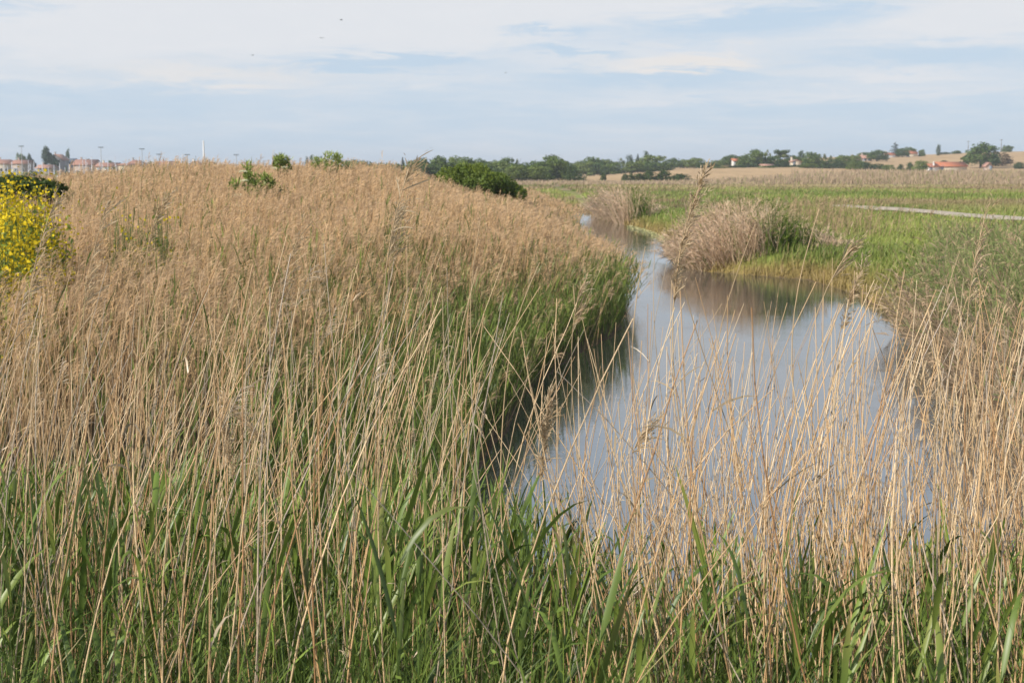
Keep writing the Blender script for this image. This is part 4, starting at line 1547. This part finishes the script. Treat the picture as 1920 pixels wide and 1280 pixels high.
GV = 'village houses behind the harbour'
house(-14, 19, 299, 307, 326, 540, 'cream', 'tile', 'leftmost red roofed house, cut by the picture edge', GV, hip=.3)
house(22, 52, 300, 307, 326, 530, 'pinkish', 'tile', 'red roofed house between the edge house and the dark sloping tree', GV, wins=2)
house(68, 96, 309, 315, 328, 500, 'pinkish', 'paletile', 'low pale pink house in front of the grey gabled house', GV, wins=2)
house(92, 118, 289, 300, 326, 525, 'greywall', 'paletile', 'tall grey house with a broad gable beside the wind-sheared tree', GV, axis_x=False, wins=2, storeys=2)
house(117, 137, 297, 304, 326, 535, 'greywall', 'shutter', 'dark slate roofed wing right of the tall grey house', GV, wins=2, chim=0)
house(138, 178, 299, 309, 326, 520, 'pinkish', 'tile', 'long house with red roof right of the narrow poplar', GV, wins=4)
house(180, 219, 305, 312, 326, 515, 'cream', 'tile', 'lower red roofed house left of the cream gable', GV, wins=3)
house(222, 247, 306, 309, 327, 500, 'cream', 'tile', 'bright cream walled house with a blank sunlit front', GV, wins=1, door=False, chim=0, hip=.35)
house(238, 265, 300, 308, 327, 508, 'greywall', 'tile', 'red hipped roof rising just behind the bright cream house', GV, hip=.6)
house(292, 331, 302, 309, 327, 520, 'pinkish', 'tile', 'long red roof between the dark squarish tree and the white mast', GV, wins=4)
house(355, 372, 302, 309, 327, 520, 'white', 'paletile', 'small white gabled house just left of the tall white mast', GV, axis_x=False, wins=1)
house(380, 397, 304, 309, 327, 520, 'pinkish', 'tile', 'small red roofed house just right of the tall white mast', GV, wins=1)
house(448, 482, 309, 313, 327, 520, 'pinkish', 'paletile', 'pinkish roof just showing over the reeds right of the mast', GV, wins=2)
# right side
farm = house(1760, 1812, 303.5, 311.5, 321, 440, 'cream', 'brighttile', 'long low farmhouse with a bright orange-red roof beside the big lone tree', None, wins=4, chim=0, depth=7, yaw=4, name='farmhouse')
fw = house(1738, 1759, 306.5, 312, 321, 436, 'white', 'brighttile', 'small annexe with a lower red roof at the left end of the farmhouse', None, wins=1, chim=0, depth=6, yaw=4, name='farmhouse_annexe')
# white gable wall with chimney standing above the joint of the two roofs
g = at(1758, 321, 437)
zt = at(0, 304, 437).z
gz = float(ground(g.x, 437))
boxes('gable_wall', [(-3.65, -3.35, -3.4, -2.4, 2.0, zt - gz - .5), (-3.7, -3.3, -3.1, -2.7, zt - gz - .498, zt - gz + .1)], M['white'], fw).location.x = 3.6
house(1375, 1386, 297, 301, 312, 462, 'white', 'brighttile', 'small house with a red roof peeping out of dark trees', None, wins=1, chim=0, depth=5)
house(1484, 1502, 299, 303, 312, 455, 'cream', 'paletile', 'cream house with a bright gable between dark trees', None, axis_x=False, wins=1, chim=1, depth=6)
house(1430, 1450, 307.5, 310, 316, 440, 'cream', 'paletile', 'long low tan roofed barn below the umbrella pine', None, wins=0, chim=0, door=False, depth=6, name='barn', cat='barn')
house(1598, 1616, 294, 298, 310, 545, 'pinkish', 'paletile', 'half hidden house with a faded roof among the trees, left one', None, wins=2, depth=7)
house(1617, 1634, 291, 296, 306, 560, 'pinkish', 'paletile', 'half hidden house with a faded roof among the trees, right one', None, wins=2, depth=7)
house(1662, 1678, 286, 290, 297, 630, 'white', 'brighttile', 'white walled hilltop house left of the ragged conifer', None, wins=2, chim=1, depth=8)
house(1699, 1720, 282, 287.5, 294, 645, 'cream', 'brighttile', 'hilltop house with a bright orange roof right of the ragged conifer', None, wins=2, chim=0, depth=8)
house(1849, 1859, 304, 312, 319, 430, 'pinkish', 'paletile', 'tiny pale shed with a pointed roof under the big lone tree', None, axis_x=False, wins=0, chim=0, depth=3, door=True, name='shed', cat='shed')

# white garden wall in three lengths on the hill
for px, lab in ((1650, 'white garden wall length on the hill, left one'), (1658, 'white garden wall length on the hill, middle one'), (1666, 'white garden wall length on the hill, right one')):
    p = at(px, 298, 620)
    gz = float(ground(p.x, p.y))
    w = boxes('garden_wall', [(-.85, .85, -.12, .12, -.5, 1.3), (-.92, .92, -.18, .18, 1.302, 1.42)], M['white'], None)
    w.location = (p.x, p.y, p.z + .0)
    tag(w, lab, 'wall', 'white wall lengths below the hilltop house')


# ------------------------------------------------------------------ poles and masts
def lathe(name, prof, mat, parent, n=8):
    V, Q = [], []
    for r_, z in prof:
        for k in range(n):
            a = 2 * math.pi * k / n
            V.append((r_ * math.cos(a), r_ * math.sin(a), z))
    for i in range(len(prof) - 1):
        for k in range(n):
            Q.append((i * n + k, i * n + (k + 1) % n, (i + 1) * n + (k + 1) % n, (i + 1) * n + k))
    return link(name, mesh_from(name, V, [Q], None, True), mat, parent)


for px, top, D, lab in ((40, 275, 420, 'leftmost tall lamp post of the harbour, over the rounded pale tree'), (189, 277, 410, 'tall lamp post over the red roofs left of the cream house'),
                        (266, 280, 410, 'tall lamp post above the cream house'), (298, 290, 400, 'short lamp post just right of the dark squarish tree'),
                        (351, 291, 405, 'lamp post left of the tall white mast'), (443, 291, 410, 'lamp post alone on the skyline right of the white mast')):
    p = at(px, top, D)
    gz = 0.4
    h = p.z - gz
    root = empty('lamp_post', (p.x, p.y, gz))
    lathe('pole', [(.16, -.6), (.14, 2), (.08, h - .3), (.07, h)], M['metal'], root)
    boxes('crossarm', [(-.7, .7, -.05, .05, h - .05, h + .05)], M['metal'], root)
    for s_ in (-.55, 0, .55):
        boxes('lamp_head', [(s_ - .2, s_ + .2, -.2, .15, h + .052, h + .26), (s_ - .15, s_ + .15, -.26, -.202, h + .07, h + .22)], M['shutter'], root)
    tag(root, lab, 'lamp post', 'tall lamp posts of the harbour')
for px, top, D, lab in ((1816, 264, 690, 'thin utility pole touching the left side of the big lone tree'), (1878, 261, 690, 'thin utility pole on the crest right of the big lone tree')):
    p = at(px, top, D)
    gz = float(ground(p.x, p.y))
    h = p.z - gz
    root = empty('utility_pole', (p.x, p.y, gz))
    lathe('pole', [(.17, -.3), (.15, h * .5), (.11, h)], M['wood'], root)
    boxes('crossarm', [(-.7, .7, .125, .25, h - .5, h - .36)], M['wood'], root)
    for s_ in (-.6, .6):
        lathe('insulator', [(.05, h - .359), (.09, h - .25), (.05, h - .15), (.001, h - .14)], M['glass'], root).location = (s_, .19, 0)
    tag(root, lab, 'utility pole', 'utility poles on the hill crest')


def sailboat(px, top, D, label, L=7.5, thick=.075, hull='white', heading=0.0, group='sailing boats in the harbour', big=False):
    p = at(px, top, D)
    h = p.z - .3
    root = empty('sailing_boat', (p.x, D, 0), heading)
    W = L * .29
    V, Q = [], []
    secs = [(-.5, .62, .55, -.15), (-.3, .9, .6, -.3), (0, 1.0, .62, -.35), (.25, .75, .70, -.3), (.42, .32, .78, -.1), (.5, .02, .85, .3)]
    for x, b, zt, zb in secs:
        hb = b * W / 2
        V += [(x * L, -hb, zt), (x * L, -hb * .8, zb + .25), (x * L, 0, zb), (x * L, hb * .8, zb + .25), (x * L, hb, zt), (x * L, 0, zt + .05)]
    for i in range(len(secs) - 1):
        for k in range(6):
            Q.append((i * 6 + k, i * 6 + (k + 1) % 6, (i + 1) * 6 + (k + 1) % 6, (i + 1) * 6 + k))
    Q.append((0, 5, 4, 1))
    T = [(1, 4, 3), (1, 3, 2)]
    link('hull', mesh_from('hull', V, [Q, T]), M[hull], root)
    boxes('cabin', [(-.12 * L, .22 * L, -W * .28, W * .28, .60, 1.05), (-.08 * L, .16 * L, -W * .22, W * .22, 1.052, 1.16)], M['white'], root)
    m = lathe('mast', [(thick, .62), (thick * .95, h * .6), (thick * .75, h)], M['alu' if not big else 'white'], root)
    m.location = (.08 * L, 0, 0)
    boxes('boom', [(-.36 * L, .07 * L, -.09, .09, 1.5, 1.72)], M['hullblue' if random.random() < .5 else 'white'], root)
    if not big:
        boxes('spreader', [(.08 * L - .03, .08 * L + .03, -.55, .55, h * .6, h * .6 + .05)], M['alu'], root)
    tag(root, label, 'sailing boat', group)
    return root


sailboat(377, 261, 300, 'sailing boat with the tallest thick white mast, standing high over the reeds', 11, .21, 'white', 1.2, None, True)
marks = ['near the left picture edge', 'before the leftmost village roofs', 'below the rounded pale tree', 'below the dark sloping tree', 'left of the grey gabled house',
         'below the grey gabled house', 'before the slate roofed wing', 'before the long red roof', 'under the long red roof', 'left of the cream house', 'before the cream house',
         'right of the cream house', 'by the dark squarish tree', 'before the long roof right of the squarish tree', 'left of the tall white mast', 'right of the tall white mast',
         'before the low wood right of the mast', 'near the last skyline lamp post']
bx = [(4, 303, 0), (14, 309, 0), (27, 300, 1), (36, 306, 1), (48, 298, 2), (55, 305, 2), (64, 300, 3), (71, 307, 4), (78, 300, 4), (87, 310, 4), (99, 307, 5), (108, 303, 5), (117, 311, 5),
      (126, 305, 6), (134, 310, 6), (143, 304, 7), (150, 297, 7), (157, 292, 7), (164, 302, 8), (171, 290, 8), (182, 300, 8), (193, 305, 9), (203, 296, 9), (213, 306, 9), (219, 290, 9),
      (228, 301, 10), (238, 296, 10), (249, 305, 11), (257, 294, 11), (272, 303, 11), (280, 290, 12), (291, 299, 12), (303, 296, 13), (311, 304, 13), (319, 292, 13), (328, 288, 13), (338, 300, 13),
      (347, 286, 14), (356, 298, 14), (365, 300, 14), (386, 297, 15), (395, 303, 15), (404, 295, 15), (413, 301, 16), (424, 296, 16), (434, 304, 17)]
cnt = {}
for px, top, mk in bx:
    cnt[mk] = cnt.get(mk, 0) + 1
seen = {}
ordw = {1: [''], 2: ['left', 'right'], 3: ['left', 'middle', 'right'], 4: ['first', 'second', 'third', 'fourth'], 5: ['first', 'second', 'third', 'fourth', 'fifth']}
for i, (px, top, mk) in enumerate(bx):
    k = seen.get(mk, 0)
    seen[mk] = k + 1
    o_ = ordw[cnt[mk]][k]
    if o_ in ('first', 'second', 'third', 'fourth', 'fifth'):
        o_ += ' from left'
    lab = 'thin-masted moored sailing boat ' + marks[mk] + (', ' + o_ + (' one' if 'left' != o_[-4:] or o_ == 'left' else '') if o_ else '')
    sailboat(px, top, 255 + (i * 37) % 70, lab, 6.5 + (i % 4) * .6, .065 + .012 * (i % 3), 'hullblue' if i % 5 == 2 else 'white', random.uniform(-3, 3))


def motorboat(px, D, L, label, heading):
    p = at(px, 340, D)
    root = empty('motor_boat', (p.x, D, 0), heading)
    V, Q = [], []
    W = L * .34
    secs = [(-.5, .9, .7, -.1), (-.1, 1.0, .75, -.2), (.25, .8, .85, -.15), (.42, .4, .95, .1), (.5, .03, 1.05, .5)]
    for x, b, zt, zb in secs:
        hb = b * W / 2
        V += [(x * L, -hb, zt), (x * L, -hb * .75, zb + .2), (x * L, 0, zb), (x * L, hb * .75, zb + .2), (x * L, hb, zt), (x * L, 0, zt + .04)]
    for i in range(len(secs) - 1):
        for k in range(6):
            Q.append((i * 6 + k, i * 6 + (k + 1) % 6, (i + 1) * 6 + (k + 1) % 6, (i + 1) * 6 + k))
    Q.append((0, 5, 4, 1))
    link('hull', mesh_from('hull', V, [Q, [(1, 4, 3), (1, 3, 2)]]), M['white'], root)
    boxes('cabin', [(-.18 * L, .18 * L, -W * .3, W * .3, .74, 1.55), (-.24 * L, .2 * L, -W * .34, W * .34, 1.552, 1.64)], M['white'], root)
    boxes('windscreen', [(.182 * L, .20 * L, -W * .27, W * .27, 1.0, 1.5)], M['glass'], root)
    tag(root, label, 'motor boat', 'small white motor boats at the harbour edge')


for px, D, L, lab, hd in ((88, 206, 4.0, 'small white boat just right of the dark hedge', .4), (124, 208, 4.5, 'white boat with a pale cabin, second from the dark hedge', 2.9),
                          (137, 214, 5.0, 'white boat, third from the dark hedge', .2), (163, 205, 5.6, 'brightest white boat at the harbour edge under the long red roof', 3.0),
                          (174, 211, 5.0, 'white boat just right of the brightest one', .3), (273, 206, 4.2, 'lone white boat further right below the dark squarish tree', .2)):
    motorboat(px, D, L, lab, hd)


# ------------------------------------------------------------------ shrubs close by
def shrub(name, label, cat, x, y, lobes, nleaf, size, c0, c1, seed, stems_=8, h=1.6, group=None, up=.15, sprig=0):
    gz = float(ground(x, y))
    root = empty(name, (x, y, gz))
    me = crown_mesh('foliage', lobes, nleaf, size, c0, c1, seed, up)
    link('foliage', me, M['leaf'], root)
    S = Strands()
    r = np.random.default_rng(seed)
    for _ in range(stems_):
        lb = lobes[r.integers(0, len(lobes))]
        end = np.array([lb[0], lb[1], lb[2] + lb[5] * .4])
        t = np.linspace(0, 1, 5)[:, None]
        Q = np.array([0, 0, 0])[None] * (1 - t) + end[None] * t + np.array([0, 0, .25])[None] * np.sin(t * math.pi) * .5
        S.tube(Q[None], (.05 * np.linspace(1, .3, 5))[None] * .8, np.array([[.13, .10, .07]]), 5)
    S.build('branches', M['bark2'], root)
    if sprig:
        S = Strands()
        n = sprig
        lob = np.array(lobes)
        k = r.integers(0, len(lob), n)
        d = r.normal(0, 1, (n, 3))
        d[:, 2] = np.abs(d[:, 2]) + .3
        d = unit(d)
        st = lob[k, :3] + d * lob[k, 3:6] * r.uniform(.7, 1.0, (n, 1))
        dr = unit(d * .5 + np.array([0, 0, .9]) + r.normal(0, .35, (n, 3)))
        l = r.uniform(.05, .15, n)
        Q = st[:, None, :] + dr[:, None, :] * (l[:, None] * np.linspace(0, 1, 3))[..., None]
        cc = np.array(c1)[None] * r.uniform(.8, 1.3, (n, 1))
        S.ribbon(Q, .026 * np.array([.8, 1, .15])[None] * np.ones((n, 1)), unit(np.cross(dr, r.normal(0, 1, (n, 3)))), cc)
        S.build('sprays', M['leaf'], root)
    tag(root, label, cat, group)
    return root


# the big dark shrub on the crest of the left bank
D = 56.0
lob = []
for px, py, rx, rz in ((845, 338, 26, 24), (870, 328, 24, 22), (895, 330, 26, 24), (918, 342, 24, 20), (935, 345, 26, 20), (958, 356, 20, 16), (828, 344, 14, 14), (905, 352, 30, 20),
                       (975, 364, 13, 12), (880, 345, 34, 24), (940, 362, 30, 16), (860, 352, 30, 18)):
    p = at(px, py, D)
    lob.append((p.x, rng.uniform(-.6, .6), p.z, rx / F * D, .75, rz / F * D))
cx0 = at(895, 340, D).x
g0 = float(ground(cx0, D))
lob = [(a - cx0, b, c - g0, d, e, f) for a, b, c, d, e, f in lob]
shrub('evergreen_shrub', 'big dense dark green shrub with yellow-green tips on the crest of the left reed bank', 'shrub', cx0, D, lob, 15000, .055, (.045, .092, .016), (.165, .215, .030), 41, 14, sprig=2600)


def elder(pxs, D, label, seed, flowers, n=1500):
    """loose elder bush: lobes given in the picture plane at its own distance"""
    lobes = []
    r = np.random.default_rng(seed)
    cx = np.mean([a[0] for a in pxs])
    c = at(cx, 340, D)
    g_ = float(ground(c.x, D))
    for px, py, rx, rz in pxs:
        p = at(px, py, D)
        lobes.append((p.x - c.x, r.uniform(-.25, .25), p.z - g_, rx / F * D * 1.25, max(.22, rx / F * D), rz / F * D * 1.2))
    root = shrub('elder_bush', label, 'bush', c.x, D, lobes, int(n * .55), .042, (.10, .15, .03), (.25, .31, .07), seed, 9, sprig=int(n * .14), group='elder bushes growing out of the left reed bed')
    if flowers:
        S = Strands()
        for px, py in flowers:
            p = at(px, py, D)
            m = 110
            a, q = r.uniform(0, 6.28, m), .085 * np.sqrt(r.uniform(0, 1, m))
            P0 = np.stack([p.x - c.x + q * np.cos(a), -.28 + q * np.sin(a), p.z - g_ + .02 * np.cos(q * 18) + r.normal(0, .006, m)], 1)
            Q = P0[:, None, :] + np.array([[0, 0, 0], [.008, 0, .004], [.016, 0, 0]])[None]
            S.ribbon(Q, np.full((m, 3), .016), np.tile(np.array([0, .8, .6]), (m, 1)), np.tile(np.array([.66, .64, .42]), (m, 1)))
        S.build('blossoms', M['flower'], root)
    return root


elder([(462, 348, 16, 10), (480, 352, 16, 13), (503, 346, 12, 12), (466, 322, 7, 13), (468, 336, 8, 8), (500, 336, 8, 6), (520, 362, 20, 12), (490, 366, 18, 14), (440, 350, 8, 8), (512, 352, 12, 12)], 30,
      'elder bush with a narrow top and cream flower heads, nearest and lowest in the reeds', 51, [(460, 322), (462, 339), (451, 366)], 1700)
elder([(524, 310, 12, 9), (534, 305, 9, 11), (519, 302, 5, 6), (528, 300, 6, 7), (538, 316, 7, 7)], 36, 'small elder tuft with two cream flower heads poking above the skyline', 52, [(517, 316), (537, 314)], 900)
elder([(618, 296, 8, 8), (630, 298, 9, 9), (636, 300, 7, 8), (600, 308, 16, 8), (625, 312, 20, 10), (645, 318, 14, 8), (593, 304, 8, 8)], 42, 'wide elder bush just behind the crest of the reed mound', 53, [], 1300)


def flowering(px0, px1, top, bot, D, label, n, seed):
    r = np.random.default_rng(seed)
    c = at((px0 + px1) / 2, (top + bot) / 2, D)
    g_ = float(ground(c.x, D))
    root = empty('flowering_bush', (c.x, D, g_))
    a, b = at(px0, top, D), at(px1, bot, D)
    S = Strands()
    ns = 90
    bx_ = r.uniform(a.x - c.x, b.x - c.x, ns) * .8
    tz = r.uniform(.55, 1.0, ns) * (a.z - g_) * (1 - .25 * np.abs(bx_ / (b.x - c.x)) ** 2)
    P = np.stack([np.stack([bx_ * (.5 + .5 * t_) + r.normal(0, .02, ns), r.uniform(-.5, .5, ns), tz * t_], 1) for t_ in np.linspace(0, 1, 5)], 1)
    P[..., 1] = P[:, :1, 1]
    S.tube(P, (.012 * np.linspace(1, .4, 5))[None] * np.ones((ns, 1)), np.tile(np.array([.12, .17, .05]), (ns, 1)), 3)
    S.build('stems', M['leaf'], root)
    S, S2 = Strands(), Strands()
    k = r.integers(0, ns, n)
    f = r.uniform(.35, 1.03, n)
    pos = np.stack([np.interp(f, [0, 1], [0, 1])[:] * 0 + P[k, 0, i] + (P[k, -1, i] - P[k, 0, i]) * f for i in range(3)], 1)
    clus = r.normal(0, .14, (ns * 6, 3))
    pos += clus[(k * 6 + r.integers(0, 6, n))] + r.normal(0, .028, (n, 3))
    d = unit(r.normal(0, 1, (n, 3)))
    l = r.uniform(.008, .018, n)
    Q = pos[:, None, :] + d[:, None, :] * (l[:, None] * np.linspace(-1, 1, 3))[..., None]
    lat = unit(np.cross(d, r.normal(0, 1, (n, 3))))
    S.ribbon(Q, (l * 2.1)[:, None] * np.array([.5, 1, .5])[None], lat, np.array([.76, .585, .035])[None] * r.uniform(.75, 1.1, (n, 1)))
    S.build('blossoms', M['flower'], root)
    n2 = int(n * .55)
    k = r.integers(0, ns, n2)
    f = r.uniform(.1, .9, n2)
    pos = P[k, 0] + (P[k, -1] - P[k, 0]) * f[:, None] + r.normal(0, .12, (n2, 3))
    d = unit(r.normal(0, 1, (n2, 3)) + np.array([0, 0, .4]))
    l = r.uniform(.03, .08, n2)
    Q = pos[:, None, :] + d[:, None, :] * (l[:, None] * np.linspace(0, 1, 3))[..., None]
    S2.ribbon(Q, (l * .5)[:, None] * np.array([.5, 1, .1])[None], unit(np.cross(d, r.normal(0, 1, (n2, 3)))), np.array([.20, .26, .045])[None] * r.uniform(.6, 1.3, (n2, 1)))
    S2.build('foliage', M['leaf'], root)
    tag(root, label, 'flowering bush', 'yellow flowering bushes in the left reeds')


flowering(-30, 40, 328, 470, 15.5, 'yellow blossoming bush at the left picture edge, the densest one', 9000, 61)
flowering(28, 76, 350, 460, 15.0, 'yellow blossoming bush in the middle of the bright patch', 5200, 62)
flowering(66, 100, 352, 462, 15.8, 'yellow blossoming bush on the right of the bright patch', 1500, 63)
flowering(-30, 60, 380, 478, 13.6, 'lowest front yellow bush of the bright patch', 4800, 66)
flowering(212, 262, 368, 410, 17, 'faint sparse yellow flowers among dry reeds, left clump', 260, 64)
flowering(268, 326, 368, 410, 17, 'faint sparse yellow flowers among dry reeds, right clump', 320, 65)
D = 27
hl = []
for px, py, rx, rz in ((15, 346, 22, 14), (40, 344, 22, 13), (65, 346, 22, 13), (88, 350, 18, 12), (105, 356, 14, 10), (30, 360, 40, 16), (80, 364, 34, 14)):
    p = at(px, py, D)
    hl.append([p.x, 0, p.z, rx / F * D, .5, rz / F * D])
cx0 = at(55, 350, D).x
g0 = float(ground(cx0, D))
shrub('dark_hedge', 'dark green hedge behind the yellow blossoming bushes', 'hedge', cx0, D, [(a - cx0, b, c - g0, d, e, f) for a, b, c, d, e, f in hl], 5200, .05, (.03, .06, .012), (.08, .115, .02), 71, 8)


# ------------------------------------------------------------------ birds
def bird(px, py, D, label, rz):
    p = at(px, py, D)
    root = empty('bird', tuple(p), rz)
    V, Q = [], []
    n = 6
    prof = [(-.16, .002), (-.10, .022), (-.02, .036), (.05, .034), (.09, .020), (.11, .024), (.135, .012), (.155, .001)]
    for x, r_ in prof:
        for k in range(n):
            a = 2 * math.pi * k / n
            V.append((x, r_ * math.cos(a), r_ * math.sin(a)))
    for i in range(len(prof) - 1):
        for k in range(n):
            Q.append((i * n + k, i * n + (k + 1) % n, (i + 1) * n + (k + 1) % n, (i + 1) * n + k))
    link('body', mesh_from('body', V, [Q], None, True), M['bird'], root)
    for s_ in (-1, 1):
        W = []
        for y, x0, x1, z in ((.02, -.05, .06, .01), (.14, -.04, .075, .07), (.26, -.07, .04, .06), (.34, -.12, -.06, .03)):
            W += [(x0, s_ * y, z), (x1, s_ * y, z), (x1, s_ * y, z + .012), (x0, s_ * y, z + .012)]
        Q = []
        for i in range(3):
            for k in range(4):
                Q.append((i * 4 + k, i * 4 + (k + 1) % 4, i * 4 + 4 + (k + 1) % 4, i * 4 + 4 + k))
        link('wing', mesh_from('wing', W, [Q]), M['bird'], root)
    tag(root, label, 'bird', 'tiny birds flying in the sky')


bird(640, 38, 160, 'highest tiny dark bird in the pale cloud', .4)
bird(603, 72, 150, 'tiny dark bird just below and left of the highest one', 2.0)
bird(474, 104, 210, 'tiny bird lowest on the left side of the sky', .9)
bird(948, 137, 260, 'tiny bird near the middle of the sky by the blue streak', 2.6)


# ------------------------------------------------------------------ haze
def haze():
    V, Q = [], []
    box(V, Q, -1510, 1510, -45, 2620, -4, 26)
    m = bpy.data.materials.new('haze_air')
    m.use_nodes = True
    t = NT(m.node_tree)
    t.n.clear()
    out = t.new('ShaderNodeOutputMaterial')
    v = t.new('ShaderNodeVolumePrincipled')
    v.inputs['Color'].default_value = (.86, .92, 1.0, 1)
    v.inputs['Density'].default_value = .00030
    v.inputs['Anisotropy'].default_value = .1
    t.l.new(v.outputs[0], out.inputs['Volume'])
    o = link('haze', mesh_from('haze', V, [Q]), m)
    tag(o, 'thin bluish summer haze over the marsh', 'haze', kind='stuff')


haze()
